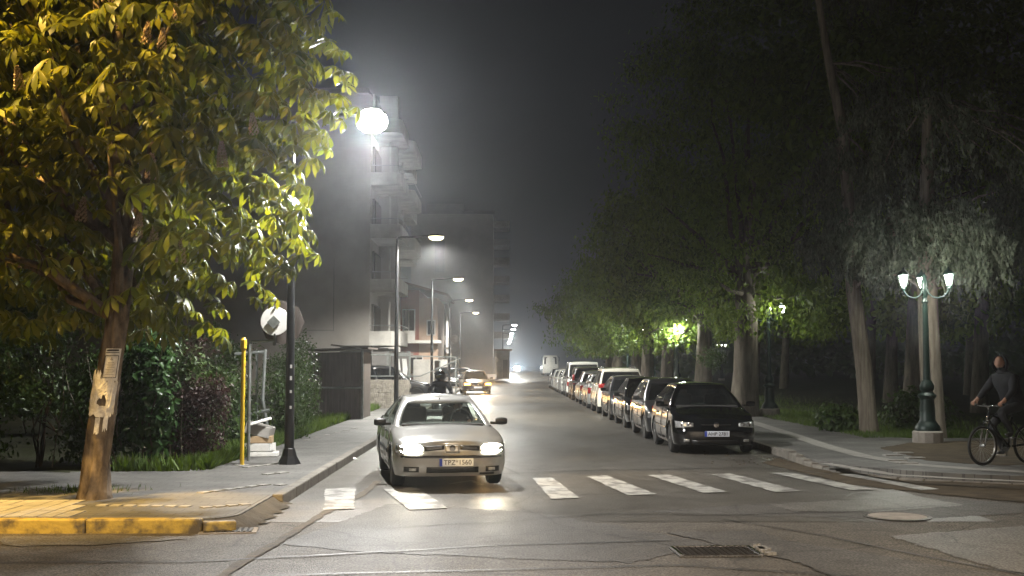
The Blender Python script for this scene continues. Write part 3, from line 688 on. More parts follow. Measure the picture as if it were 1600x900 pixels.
# kiosk / white post by the far pavement
K = empty('kiosk', (-.9 + 0, 128, road_z(128) + .1), 0, 'small pale kiosk with awning beside the far pavement', 'kiosk')
K.location.x = at(786, 590, 128).x
MB().box((0, 0, 1.6), (1.4, 1.6, 3.0)).build('wall', M['plaster_w'], K)
MB().box((0, -.3, 3.2), (1.9, 2.3, .2)).build('roof', M['plaster_tan'], K)
MB().box((.25, -.84, 1.2), (.5, .05, 1.9)).build('door', M['plaster_d'], K)

# rusty shed
p0 = at(484, 640, 37); p1 = at(564, 640, 37)
S = empty('shed', ((p0.x + p1.x) / 2, 37, .1), 0, 'rusty sheet metal shed with sagging roof behind the grass verge', 'shed')
wd = p1.x - p0.x
w_ = MB()
for i in range(int(wd / .1) + 1): w_.box((-wd / 2 + i * .1 + .05, (i % 2) * .03, 1.05), (.1, .04, 2.1))
w_.box((-wd / 2 + .02, 1.2, 1.05), (.05, 2.4, 2.1)).box((wd / 2, 1.2, 1.05), (.05, 2.4, 2.1)).build('wall', M['rust'], S)
MB().box((.1, 1.1, 2.2), (wd + .3, 2.9, .06), ry=R(-2)).box((.35, -.25, 2.27), (.9, .4, .05), ry=R(7)).build('roof', M['rust'], S)
MB().tube([(wd / 2 + .04, -.05, 0), (wd / 2 + .04, -.05, 2.2)], .045, 6).tube([(-wd / 2, -.05, 1.0), (wd / 2, -.05, 1.0)], .03, 5).build('frame', M['steel'], S)

# rubble wall, dark car behind it, wire frame
p0 = at(574, 600, 46); p1 = at(640, 600, 46)
RW = MB()
nx = 22
for i in range(nx):
    for j in range(7):
        RW.box((p0.x + (p1.x - p0.x) * (i + .5) / nx + (j % 2) * .05, 46 + rng.uniform(-.02, .02), .15 + j * .165), ((p1.x - p0.x) / nx * 1.05, .3, .17))
rw = RW.build('stone_wall', M['stone'], bevel=.015); tag(rw, 'low crumbling rubble wall in front of a dark car', 'wall')
rw2 = empty('pipe_frame', (0, 47, 0), 0, 'thin dark pipe frame rising over the rubble wall', 'frame')
a = at(570, 560, 47); c = at(700, 560, 47)
MB().tube([(a.x, 0, 1.0), (a.x, 0, 2.2), (a.x + 3.6, 0, 2.1)], .03, 5).tube([(a.x, 0, 1.35), (a.x + 2.2, 0, 1.35), (a.x + 3.8, 0, 2.05)], .025, 5).tube([(a.x + 1.0, 0, 1.35), (a.x + 1.0, 0, 2.15)], .02, 5).tube([(a.x, 0, .05), (a.x, 0, 1.1)], .035, 5).tube([(a.x + 3.6, 0, .05), (a.x + 3.6, 0, 2.1)], .035, 5).build('pipe', M['steel'], rw2)
# corrugated panels with white drips
p0 = at(606, 600, 50); p1 = at(640, 600, 50)
CF = empty('sheet_fence', (0, 0, .1), 0, 'corrugated sheet fence streaked with white paint beside the second lamp', 'fence')
m_ = MB(); nx = 14; wd = p1.x - p0.x
for i in range(nx): m_.box((p0.x + wd * (i + .5) / nx, 50 + (i % 2) * .04, 1.1), (wd / nx, .03, 2.3 + rng.uniform(-.05, .05)))
m_.build('panel', M['corr'], CF)
m_ = MB().box(((p0.x + p1.x) / 2, 49.93, 2.15), (wd + .3, .06, .06)); m_.box((p0.x, 49.93, 1.1), (.09, .09, 2.3)); m_.box((p1.x, 49.93, 1.1), (.08, .08, 2.3)); m_.build('frame', M['steel'], CF)
m_ = MB()
for (u, l) in ((.42, 1.5), (.5, .9), (.68, 1.9), (.75, 1.6), (.82, 1.2)): m_.tube([(p0.x + wd * u, 49.96, 1.95), (p0.x + wd * u + .04, 49.95, 1.5), (p0.x + wd * u - .02, 49.955, 1.95 - l)], [.03, .05, .015], 4)
m_.build('paint_streak', M['white'], CF)
# second pavement-side grey shed panel
p0 = at(636, 600, 42)
pn = MB().box((-6.9, 56, 1.35), (1.5, .12, 2.7)).build('grey_panel', M['plaster_d']); tag(pn, 'tall dark grey panel behind the corrugated fence', 'panel')

# ============================================================ left corner furniture
yp = G(378, 728, .12)
t = empty('marker_post', (yp.x, yp.y, .12), 0, 'tall thin yellow marker post at the edge of the verge', 'post')
MB().tube([(0, 0, 0), (0, 0, 1.98)], .035, 10).build('post', M['yellow'], t, True, 50)
MB().lathe([(.035, 1.95), (.055, 1.99), (.055, 2.13), (.03, 2.17)], n=10).build('cap', M['yellow'], t)
MB().lathe([(.12, .0), (.12, .02)], n=10).build('foot', M['pale'], t)
sp = G(386, 722, .12)
t = empty('traffic_sign', (sp.x, sp.y + .1, .12), 0, 'bent grey sign post holding a round and an octagonal sign seen from behind', 'traffic sign')
s = 1850 / (sp.y + .1); tx = (424 - 386) / s
MB().tube([(0, 0, 0), (0, 0, 2.08), (.03, 0, 2.12), (tx + .02, 0, 2.13)], .03, 8).tube([(tx, 0, 2.05), (tx, 0, 2.75)], .03, 8).build('post', M['steel'], t, True, 50)
def rotxy(v, a): return (v[0] * math.cos(a) - v[1] * math.sin(a), v[0] * math.sin(a) + v[1] * math.cos(a))
MB().lathe([(.255, -.012), (.255, .012)], (tx + .02, -.07, 2.48), 28, axis='y').build('round_plate', M['foam'], t, bevel=.006)
MB().lathe([(.40, -.012), (.40, .012)], (tx + .13, .02, 2.46), 8, axis='y').build('octagon_plate', M['rust'], t)
MB().box((tx, -.095, 2.46), (.17, .012, .17), ry=R(45)).build('bracket', M['steel'], t)
m_ = MB().tube([(tx + .02, -.085, 2.72), (tx + .02, -.10, 2.72)], .02, 6).tube([(tx + .02, -.085, 2.24), (tx + .02, -.10, 2.24)], .02, 6); m_.build('bolt', M['ink'], t)
# swing frame
a0 = at(412, 640, 25)
t = empty('swing_frame', (a0.x, 25, .1), 0, 'grey steel pipe frame standing in the overgrown yard', 'frame')
MB().tube([(-.62, 0, 1.0 + .95), (.05, 0, 2.0)], .03, 6).tube([(.02, 0, 2.05), (-.02, 0, 1.0), (.14, .1, 0)], .035, 6).tube([(-.22, .3, 1.95), (-.24, .5, 0)], .03, 6).tube([(-.62, 0, .62), (.12, 0, .78)], .03, 6).tube([(.02, 0, 2.0), (-.24, .35, 1.98)], .03, 6).build('pipe_frame', M['steel'], t)
# rubbish: boxes
q = G(405, 712, SZ)
def flatbox(name, label, loc, dim, m, rz=0, ry=0, open_=False, cat='box', group=None):
    o = MB()
    if open_:
        X, Y_, Z_ = dim; t_ = .02
        o.box((0, 0, t_ / 2), (X, Y_, t_)).box((-X / 2 + t_ / 2, 0, Z_ / 2 + t_ / 2), (t_, Y_, Z_ - .004)).box((X / 2 - t_ / 2, 0, Z_ / 2 + t_ / 2), (t_, Y_, Z_ - .004)).box((0, -Y_ / 2 + t_ / 2, Z_ / 2 + t_ / 2), (X - 2 * t_, t_, Z_ - .006)).box((0, Y_ / 2 - t_ / 2, Z_ / 2 + t_ / 2), (X - 2 * t_, t_, Z_ - .006))
    else: o.box((0, 0, dim[2] / 2), dim)
    ob = o.build(name, m, bevel=.008); ob.location = loc; ob.rotation_euler = (0, ry, rz); return tag(ob, label, cat, group)
bx = q.x
flatbox('foam_tray', 'flat white tray lying at the bottom right of the rubbish stack', (bx + .10, q.y - .1, SZ + .005), (.55, .42, .07), M['foam'], R(8), 0, True, 'tray')
flatbox('foam_box', 'white foam box at the bottom left of the rubbish stack', (bx - .02, q.y + .12, SZ + .08), (.52, .38, .14), M['foam'], R(-6), 0, True, 'box')
flatbox('carton', 'small brown carton in the middle of the rubbish stack', (bx + .02, q.y + .1, SZ + .235), (.42, .32, .13), M['card'], R(4))
flatbox('foam_carton', 'grey box lid tipped on top of the rubbish stack', (bx - .04, q.y + .12, SZ + .375), (.48, .36, .20), M['plaster_w'], R(-4), R(14), True, 'box')
flatbox('foam_sheet', 'white foam lid leaning across the topmost grey box', (bx + .02, q.y + .0, SZ + .62), (.42, .30, .04), M['foam'], R(12), R(-16), False, 'panel')
p = G(550, 719)
o = MB().add([(-.1, 0, 0), (.0, -.05, .02), (.13, 0, .005), (.05, .08, .03), (-.06, .07, .015), (0, .01, .06)], [(0, 1, 5), (1, 2, 5), (2, 3, 5), (3, 4, 5), (4, 0, 5), (0, 4, 3, 2, 1)]).build('crumpled_paper', M['foam'])
o.location = (p.x, p.y, .012); tag(o, 'crumpled white paper lying on the road by the left kerb', 'litter')
# dry leaves on the right
b = MB()
for i in range(60):
    p = G(rng.uniform(1090, 1260), rng.uniform(706, 730)); s_ = rng.uniform(.02, .05); a = rng.random() * 6
    b.add([(p.x, p.y, .016), (p.x + s_ * math.cos(a), p.y + s_ * math.sin(a), .03), (p.x + s_ * 1.4 * math.cos(a + .5), p.y + s_ * 1.4 * math.sin(a + .5), .017), (p.x + s_ * math.cos(a + 1), p.y + s_ * math.sin(a + 1), .028)], [(0, 1, 2, 3)])
tag(b.build('fallen_leaves', M['leafdead']), kind='stuff')

# ============================================================ VEGETATION
def limb_tube(mb, p0, p1, r0, r1, n=7, seg=5, sag=0, wob=.12):
    p0, p1 = Vector(p0), Vector(p1); pts = []; rad = []; Lg = (p1 - p0).length
    for i in range(seg + 1):
        u = i / seg; p = p0.lerp(p1, u); p.z += math.sin(u * math.pi) * Lg * sag
        if 0 < i < seg: p += Vector((rng.uniform(-1, 1), rng.uniform(-1, 1), rng.uniform(-1, 1))) * Lg * wob * .3
        pts.append(p); rad.append(r0 + (r1 - r0) * u)
    mb.tube(pts, rad, n, rough=.06); return pts
leaf_v = [(0, 0, 0), (.32, .35, .06), (0, .45, -.04), (-.32, .35, .06), (.22, .75, .03), (0, 1, -.12), (-.22, .75, .03)]
leaf_f = [(0, 1, 4, 2), (0, 2, 6, 3), (2, 4, 5), (2, 5, 6)]
def crown_points(c, r, n, shell=.55, clump=.6, nclump=60, cr=.9, zmin=None, flat=1.0):
    """clumped points inside an ellipsoid; returns points and outward dirs"""
    c = np.array(c); r = np.array(r)
    d = nr.normal(0, 1, (nclump, 3)); d /= np.linalg.norm(d, axis=1)[:, None]
    rad = nr.uniform(shell, 1, nclump) ** .6
    cc = d * rad[:, None]
    idx = nr.randint(0, nclump, n)
    jit = nr.normal(0, 1, (n, 3)) * np.array([cr, cr, cr * .55 * flat])
    P_ = c + cc[idx] * r + jit
    u = (P_ - c) / r; dirs = u / (np.linalg.norm(u, axis=1)[:, None] + 1e-6)
    keep = np.linalg.norm(u, axis=1) < 1.22
    if zmin is not None: keep &= P_[:, 2] > zmin
    return P_[keep], dirs[keep], c + cc * r
def tree(name, base, trunk_pts, trunk_r, c, r, n, leaf, size, label, cat='tree', group=None, bark='bark_g', nclump=60, cr=.8, droop=.4, zmin=None, limbs=12, shell=.5, tn=10, filt=None, extra=None):
    t = empty(name, base, 0, label, cat, group); bx_, by_, bz_ = base
    mb = MB(); loc = [Vector(p) for p in trunk_pts]; mb.tube(loc, trunk_r, tn, rough=.05)
    P_, D_, CC = crown_points(c, r, n, shell, nclump=nclump, cr=cr, zmin=zmin)
    if filt: k_ = filt(P_); P_, D_ = P_[k_], D_[k_]
    if extra is not None: P_ = np.concatenate([P_, extra]); D_ = np.concatenate([D_, np.tile([0, 0, 1.0], (len(extra), 1))])
    top = loc[-1]
    pick = nr.choice(len(CC), min(limbs, len(CC)), replace=False)
    for k in pick:
        st = loc[-1].lerp(loc[-2], rng.uniform(0, .7)); e = Vector(CC[k]) - Vector(base) if False else Vector(CC[k])
        limb_tube(mb, st, e, trunk_r[-1] * rng.uniform(.35, .6), .02, 6, 5)
    mb.build('trunk', M[bark], t, True, 60)
    z = D_ * .7 + np.array([0, 0, .6]); m_ = rotmats(len(P_), z, .45, size)
    # droop: tilt leaf long axis (local y) downwards a bit
    m_[:, 2, 1] -= droop * np.linalg.norm(m_[:, :, 1], axis=1)
    scatter('crown', leaf_v, leaf_f, P_, m_, M[leaf], t)
    return t

# horse chestnut with palmate leaves and flower candles
def leaflet(ang, ln, wd, droop):
    c, s = math.cos(ang), math.sin(ang); v = []
    prof = [(0.02, 0), (.35, .22), (.62, .42), (.85, .30), (1.0, 0)]
    cd_ = math.cos(droop); sd = math.sin(droop)
    def P3(l, w_):
        lx = l * ln; zz = -sd * lx * (0.35 + .75 * l); xx = lx * cd_ ** l
        return (c * xx - s * w_ * wd, s * xx + c * w_ * wd, zz + (.18 * abs(w_) * wd if w_ else 0))
    v = [P3(.02, 0), P3(.4, .55), P3(.4, 0), P3(.4, -.55), P3(.74, 1), P3(.74, 0), P3(.74, -1), P3(1, 0)]
    f = [(0, 2, 1), (0, 3, 2), (1, 2, 5, 4), (2, 3, 6, 5), (4, 5, 7), (5, 6, 7)]
    return v, f
pv, pf = [], []
for k, (a, l) in enumerate([(0, 1), (-38, .95), (38, .95), (-80, .78), (80, .78), (-125, .55), (125, .55)]):
    v, f = leaflet(R(a), l, .155 * l ** .5, R(40)); o_ = len(pv); pv += v; pf += [tuple(i + o_ for i in q) for q in f]
base = G(148, 779, SZ)
CT = empty('chestnut_tree', (base.x, base.y, SZ), 0, 'flowering horse chestnut tree with papers stuck on its trunk at the left corner', 'tree')
mb = MB()
tp = [(0, 0, -.05), (0, 0, .12), (.02, 0, .5), (.06, 0, .95), (.12, 0, 1.4), (.17, 0, 1.8), (.24, .02, 2.3), (.3, .05, 3.2), (.2, .1, 4.6), (.1, .2, 6.2)]
mb.tube(tp, [.235, .185, .168, .155, .145, .14, .14, .13, .11, .07], 26, rough=.12)
cc0 = np.array([-1.32, 1.5, 6.4]); cr0 = np.array([3.75, 3.9, 4.2])
for k in range(26):
    d = nr.normal(0, 1, 3); d /= np.linalg.norm(d); e = cc0 + d * cr0 * .8
    if e[2] < 2.6: continue
    h0 = min(6, max(2.3, e[2] - 1.5)); i0 = min(8, max(6, int(h0 / 1.4) + 4)); limb_tube(mb, tp[i0], tuple(e), .07, .015, 6, 5, .04)
mb.build('trunk', M['bark'], CT, True, 60)
cand = nr.normal(0, 1, (9000, 3)); cand /= np.linalg.norm(cand, axis=1)[:, None]
lump = 1 + .13 * np.sin(cand[:, 0] * 9 + 1) * np.sin(cand[:, 2] * 8) + .07 * np.sin(cand[:, 1] * 11 + cand[:, 2] * 9)
cand = cc0 + cand * (nr.uniform(.84, 1.03, 9000) * lump)[:, None] * cr0
cand = cand[cand[:, 2] > 2.35]; acc = np.zeros((0, 3))
for q in cand:
    if len(acc) == 0 or np.min(np.sum(((acc - q) * np.array([1, 1, 1.25])) ** 2, axis=1)) > .50 ** 2: acc = np.vstack([acc, q])
bough = acc
P_, D_, S_ = [], [], []
for q in bough:
    dd = (q - cc0) / cr0; dd /= np.linalg.norm(dd); dh = np.array([dd[0], dd[1], 0])
    P_.append(q); D_.append(np.array([0, 0, 1.0]) + dh * .30); S_.append(rng.uniform(.34, .44))
    k = rng.choice((2, 3, 3)); a0_ = math.atan2(dd[1], dd[0])
    for i in range(k):
        a = a0_ + (i - (k - 1) / 2) * 1.25 + rng.uniform(-.3, .3); rr = rng.uniform(.22, .34)
        P_.append(q + np.array([math.cos(a) * rr, math.sin(a) * rr, -rng.uniform(.10, .26)])); D_.append(np.array([math.cos(a) * .5, math.sin(a) * .5, 1.0])); S_.append(rng.uniform(.24, .34))
ni = 2600; d = nr.normal(0, 1, (ni, 3)); d /= np.linalg.norm(d, axis=1)[:, None]
q = cc0 + d * nr.uniform(.35, .84, ni)[:, None] * cr0; q = q[q[:, 2] > 2.5]
P_ = np.concatenate([np.array(P_), q]); D_ = np.concatenate([np.array(D_), np.tile([0, 0, 1.0], (len(q), 1))]); S_ = np.concatenate([np.array(S_), np.full(len(q), .34)])
m_ = rotmats(len(P_), D_, .13, (1, 1)) * S_[:, None, None]; m_[:, :, 0] *= nr.uniform(.8, 1.15, (len(P_), 1)); m_[:, :, 1] *= nr.uniform(.8, 1.15, (len(P_), 1)); m_[:, :, 2] *= nr.uniform(.6, 1.35, (len(P_), 1))
scatter('crown', pv, pf, P_, m_, M['chestnut'], CT)
# flower candles on the camera side
fl = [q for q in bough if q[1] < cc0[1] - .4]
rng.shuffle(fl)
cv, cf = [], []
for i in range(9):
    for j in range(6):
        th = j * 1.047 + i * .5; r_ = .045 * (1 - (i / 9) ** 1.5) + .008; z = i * .028; k = len(cv); sz_ = .014
        x_, y_ = r_ * math.cos(th), r_ * math.sin(th)
        cv += [(x_ - sz_, y_, z), (x_, y_ - sz_, z + .004), (x_ + sz_, y_, z + .008), (x_, y_ + sz_, z + .004), (x_ * 1.25, y_ * 1.25, z + .022), (x_, y_, z - .014)]
        cf += [(k, k + 1, k + 4), (k + 1, k + 2, k + 4), (k + 2, k + 3, k + 4), (k + 3, k, k + 4), (k, k + 5, k + 1), (k + 1, k + 5, k + 2), (k + 2, k + 5, k + 3), (k + 3, k + 5, k)]
fm = bpy.data.meshes.new('flower_candle'); fm.from_pydata(cv, [], cf); fm.materials.append(M['blossom'])
for q in fl[:70]:
    o = bpy.data.objects.new('flower_candle', fm); COL.objects.link(o); o.parent = CT; o.location = (q[0], q[1] - .12, q[2] + .04)
    s_ = rng.uniform(.85, 1.25); o.scale = (s_, s_, s_ * 1.1); o.rotation_euler = (rng.uniform(-.15, .15), rng.uniform(-.15, .15), 0)
# papers on trunk: bent sheets round the trunk
def sheet(name, z0, z1, a0, a1, m, label, jag=0, rr=.160):
    b = MB(); rows = []
    for i in range(9):
        z = z0 + (z1 - z0) * i / 8; row = []
        off = np.interp(z, [0, .5, .95, 1.4, 1.8, 2.3], [0, .02, .06, .12, .17, .24])
        for j in range(9):
            a = R(a0 + (a1 - a0) * j / 8); r2 = rr * (.97 if z > 1.6 else 1.02) + .012 + rng.uniform(0, jag * .2)
            zz = z + (rng.uniform(-jag, jag) if i in (0, 8) else 0)
            row.append((off + r2 * math.cos(a), r2 * math.sin(a), zz))
        rows.append(row)
    o = b.grid(rows).build(name, m); o.modifiers.new('s', 'SOLIDIFY').thickness = .003; o.location = (base.x, base.y, SZ)
    return tag(o, label, 'paper notice')
ps = sheet('paper_notice', 1.50, 1.91, -98, -30, M['paper'], 'framed white notice at the top of the papers on the chestnut trunk', 0)
m_ = MB()
sheet('paper_notice', 1.30, 1.50, -112, -62, M['paper'], 'ragged stained paper remnant directly below the framed notice', .05)
def on_tr(a, z, rr=.176):
    off = np.interp(z, [0, .5, .95, 1.4, 1.8, 2.3], [0, .02, .06, .12, .17, .24]); return (off + rr * math.cos(R(a)), rr * math.sin(R(a)), z)
for z in (1.86, 1.82, 1.54): m_.tube([on_tr(a, z) for a in (-95, -80, -65, -50, -41)], .004, 4)
for a in (-95, -41): m_.tube([on_tr(a, z) for z in (1.54, 1.68, 1.82)], .004, 4)
for i in range(8):
    z = 1.58 + i * .022; m_.tube([on_tr(a, z) for a in (-86 + i % 3 * 4, -70, -52 - i % 2 * 5)], .0018, 4)
m_.tube([on_tr(-72, 1.765), on_tr(-68, 1.80), on_tr(-64, 1.765), on_tr(-72, 1.765)], .004, 4)
m_.tube([on_tr(a, 1.89, .176) for a in (-92, -75, -60, -45)], .010, 4)
m_.build('printed_lines', M['ink'], None).parent = ps
sheet('paper_notice', 1.12, 1.62, -150, -104, M['paper'], 'torn brown-edged paper scrap on left of the trunk under the notice', .05)
sheet('paper_notice', 1.05, 1.50, -66, -28, M['paper'], 'long white torn paper strip below the framed notice', .05)
sheet('paper_notice', 1.06, 1.20, -135, -60, M['paper'], 'curled pale paper band across the trunk', .03, .17)
sheet('paper_notice', .84, 1.04, -96, -78, M['paper'], 'small loose paper tatter hanging lowest on the trunk', .03, .172)
sheet('paper_notice', .88, 1.08, -66, -48, M['paper'], 'narrow paper tatter right of the lowest scrap', .03, .172)

def bush(name, c, r, n, leaf, size, label, cat='bush', group=None, nclump=30, cr=.25, stems=6):
    t = empty(name, (c[0], c[1], .1), 0, label, cat, group)
    P_, D_, CC = crown_points((0, 0, c[2] - .1), r, n, .2, nclump=nclump, cr=cr, zmin=.05)
    mb = MB()
    for k in range(stems):
        e = CC[rng.randrange(len(CC))]; limb_tube(mb, (rng.uniform(-.2, .2) * r[0], rng.uniform(-.2, .2), 0), tuple(e), .02, .006, 5, 5)
    mb.build('stems', M['wood_dark'], t)
    m_ = rotmats(len(P_), D_ * .8 + np.array([0, -.1, .4]), .55, size); m_[:, 2, 1] -= .35 * np.linalg.norm(m_[:, :, 1], axis=1)
    scatter('foliage', leaf_v, leaf_f, P_, m_, M[leaf], t); return t
# hedge line on the left, behind the chestnut
bush('shrub', (-9.0, 20.6, 1.3), (.9, .6, 1.5), 4200, 'bush', (.05, .10), 'dense dark shrub at the left edge behind the pavement')
bush('shrub', (-7.9, 20.3, 1.9), (.45, .4, 1.6), 2600, 'bush', (.05, .09), 'tall slim yellowish shrub left of the chestnut trunk')
bush('shrub', (-7.1, 20.9, 1.2), (.8, .6, 1.6), 5000, 'bush', (.05, .10), 'dark tangled shrub directly left of the chestnut trunk')
bush('shrub', (-6.1, 21.0, 1.3), (.8, .6, 1.5), 5000, 'bush', (.05, .10), 'dark tangled shrub directly behind the chestnut trunk')
bush('glossy_shrub', (-5.95, 20.0, 1.4), (.40, .35, 1.35), 1900, 'laurel', (.09, .16), 'tall bright glossy leaved shrub right of the chestnut trunk')
bush('plum_shrub', (-5.35, 20.8, 1.15), (.50, .5, 1.45), 6500, 'plum', (.04, .075), 'reddish purple leaved shrub beside the yellow post')
bush('shrub', (-5.9, 24.5, .9), (.8, 1.2, 1.0), 5000, 'bush', (.05, .09), 'green shrub behind the steel pipe frame')
bush('shrub', (-5.0, 27.5, 1.1), (.55, 1.0, 1.3), 6000, 'bush', (.04, .08), 'green shrub right behind the black lamp pole')
bush('shrub', (-5.35, 31.0, 1.2), (.5, 1.2, 1.5), 6000, 'bush', (.05, .09), 'tall leafy shrub between the lamp pole and rusty shed')
bush('shrub', (-7.6, 30.0, 1.3), (1.6, 1.5, 1.8), 7000, 'bush', (.06, .11), 'broad dark shrub far behind the round sign')
bush('shrub', (-11.5, 30.0, 2.0), (3.0, 2, 3.0), 9000, 'bush', (.08, .14), 'large dark bush mass at the far left behind the hedge')
bush('shrub', (10.9, 31.2, .6), (.9, .5, .6), 1500, 'bush', (.10, .18), 'low broad leaved bush behind the leaning trunk')
bush('shrub', (8.55, 30.4, .45), (.5, .4, .4), 700, 'bush', (.10, .18), 'small leafy bush at the left foot of the leaning trunk')
bush('shrub', (8.4, 47.5, 2.1), (.5, .5, .45), 700, 'bush', (.07, .12), 'round clipped shrub head between dark trunks', stems=3)
# canes / wires
t = empty('bare_canes', (-6.6, 20.2, .1), 0, 'thin bare canes leaning among the dark shrubs', 'plant')
mb = MB()
for (x0, x1, z1) in ((.1, -.9, 3.0), (.3, -.2, 2.6), (-.2, -1.2, 2.8), (1.0, .8, 2.4), (-1.0, -.8, 2.2), (.0, .1, 2.9), (1.2, 1.0, 2.3)): limb_tube(mb, (x0, 0, 0), (x1, .2, z1), .012, .006, 4, 4)
mb.build('cane', M['bark_g'], t)

# park side trees
tree('linden_tree', (7.95, 39, .1), [(0, 0, -.1), (0, 0, .3), (.05, 0, 1.5), (.1, 0, 3.2), (0, 0, 5.5)], [.62, .48, .42, .38, .25], (.3, 0, 8.6), (4.6, 3.8, 6.6), 40000, 'linden', (.09, .15), 'broad linden with thick mossy trunk just behind the parked black car', nclump=260, cr=.42, zmin=2.6, droop=.7, limbs=16, filt=lambda q: q[:, 2] > 2.6 + np.clip(-q[:, 0] - .6, 0, 9) * 1.0)
deps = [(8.45, 50, .42, 'bare grey thick trunk tree standing second along the park row'), (7.9, 57, .36, 'slim trunk tree third along the park row'), (7.8, 64, .42, 'pale trunk tree fourth along the park row'),
        (8.1, 72, .40, 'fifth tree along the park row'), (7.9, 82, .45, 'tree overhanging the parked white cars'), (8.6, 95, .5, 'sixth large tree reaching over the road beside the coach'), (10.5, 114, .5, 'farthest large tree of the park row')]
for i, (x, y, r_, lb) in enumerate(deps):
    rx = 4.2 if i in (0, 3, 4) else (5.6 if i == 5 else 3.6); rz = 4.2
    tree('linden_tree', (x, y, .1), [(0, 0, -.1), (.03, 0, 1.5), (.1, 0, 3), (0, 0, 5)], [r_ * 1.1, r_ * .85, r_ * .75, r_ * .5], (-.3, 0, 5.6 if i > 2 else 6.6), (rx, 3.5, 3.6 if i > 2 else rz), 9000, 'linden', (.14, .24), lb, nclump=110, cr=.5, zmin=2.3, droop=.6, group='trees along the park edge', tn=8, filt=(lambda q: (q[:, 2] > 3.4) | (q[:, 1] > .5)) if i == 0 else None, extra=(np.array([-.95, 1.0, 3.45]) + nr.normal(0, 1, (1300, 3)) * np.array([.6, .35, .5])) if i == 0 else None)
for i, (x, y, lb) in enumerate([(12.6, 36.5, 'tall dark park tree rising behind the two conifers'), (16.5, 41, 'tall dark park tree above the cyclist'), (13.5, 44, 'dark park tree right of the second park lamp'), (17, 52, 'dark park tree deep behind the leaning trunk'), (21, 60, 'dark park tree behind the tall ornate lamp'), (26, 66, 'dark park tree behind the cyclist'), (14, 66, 'thin dark park tree in the second row'), (19, 80, 'faint park tree in the third row')]):
    tree('park_tree', (x, y, .1), [(0, 0, -.1), (.1, 0, 2), (.2, 0, 4), (.1, 0, 7)], [.34, .26, .22, .12], (0, 0, 9.5), (5.5, 4, 7), 9000, 'linden', (.2, .32), lb, nclump=80, cr=.7, zmin=3, droop=.5, group='trees deep in the park', tn=8)

# weeping cedars beside the ornate lamp
spray_v = [(0, 0, 0), (.05, .18, .02), (-.05, .18, .02), (.09, .45, 0), (-.09, .45, 0), (.06, .75, -.03), (-.06, .75, -.03), (0, 1, -.1), (.22, .40, -.03), (-.22, .36, -.03), (.17, .68, -.05), (-.18, .64, -.05)]
spray_f = [(0, 1, 2), (1, 3, 4, 2), (3, 5, 6, 4), (5, 7, 6), (1, 8, 3), (2, 4, 9), (3, 10, 5), (4, 6, 11)]
def cedar(base, trunk, tr, blobs, label, bark, n, size=(.09, .18)):
    t = empty('cedar_tree', base, 0, label, 'tree', 'weeping conifers by the park lamp'); mb = MB(); mb.tube(trunk, tr, 16, rough=.06)
    Ps = []
    for (c, r_, k) in blobs:
        nc = max(6, k // 9); d = nr.normal(0, 1, (nc, 3)); d /= np.linalg.norm(d, axis=1)[:, None]; q = np.array(c) + d * np.array(r_) * (nr.uniform(.2, 1, (nc, 1)) ** .5)
        for e in q[:10]:
            st = min(trunk, key=lambda p_: (Vector(p_) - Vector(e)).length + (0 if p_[2] > e[2] - .8 else 1)); limb_tube(mb, st, tuple(e), .035, .01, 5, 5, .06)
        for e in q:
            m2 = 46; u_ = nr.uniform(0, 1, m2); Lr = rng.uniform(.25, .75); ax = rng.uniform(-.35, .35); ay = rng.uniform(-.3, .3); pp = np.repeat(e[None], m2, 0) + nr.normal(0, 1, (m2, 3)) * (.075 * (1 - .5 * u_))[:, None]; pp[:, 0] += ax * np.sin(u_ * 1.7); pp[:, 1] += ay * np.sin(u_ * 1.7); pp[:, 2] -= Lr * u_ ** 1.5; Ps.append(pp)
    mb.build('trunk', M[bark], t, True, 60)
    P_ = np.concatenate(Ps); k = len(P_)
    y = np.stack([nr.normal(0, .28, k), nr.normal(0, .28, k), -np.ones(k)], 1); y /= np.linalg.norm(y, axis=1)[:, None]
    tt = nr.normal(0, 1, (k, 3)); x = np.cross(y, tt); x /= np.linalg.norm(x, axis=1)[:, None]; z = np.cross(x, y)
    s_ = nr.uniform(size[0], size[1], k)[:, None, None]
    scatter('crown', spray_v, spray_f, P_, np.stack([x * 1.15, y, z], 2) * s_, M['cedar'], t); return t
cedar((9.2, 29.8, .1), [(0, 0, -.1), (-.02, 0, .4), (-.1, 0, 1.6), (-.25, 0, 2.9), (-.33, 0, 3.6), (-.4, 0, 5.4), (-.5, 0, 7.6), (-.85, 0, 9.4), (-1.15, 0, 11.5)], [.27, .23, .21, .19, .18, .16, .14, .10, .07],
      [((-.3, -.3, 4.9), (1.3, 1.2, .9), 1500), ((.1, -1.3, 4.3), (.8, .9, .5), 500), ((-.2, .2, 6.6), (1.5, 1.3, .9), 900), ((-.2, 0, 12.0), (1.5, 1.3, 1.2), 700), ((.5, .2, 8.6), (.8, 1.2, .8), 300)], 'leaning weeping conifer with rough pale trunk left of the ornate lamp', 'bark_p', 1)
cedar((10.05, 27.6, .1), [(0, 0, -.1), (0, 0, .4), (-.06, 0, 1.6), (-.1, 0, 3.4), (-.08, 0, 5.0), (0, 0, 8)], [.29, .25, .235, .225, .2, .1],
      [((-.2, -.2, 5.0), (2.0, 1.3, .75), 2300), ((.7, -.6, 4.15), (.7, .7, .45), 450), ((-1.2, .3, 4.3), (.7, .7, .4), 350), ((1.6, -.2, 4.7), (1.0, 1.1, .65), 900), ((0, .3, 7.2), (2.2, 1.6, 1.3), 1200), ((2.4, 0, 6.2), (1.2, 1.2, 1.0), 600)], 'weeping conifer with straight pale trunk right behind the ornate lamp', 'bark_p', 1)
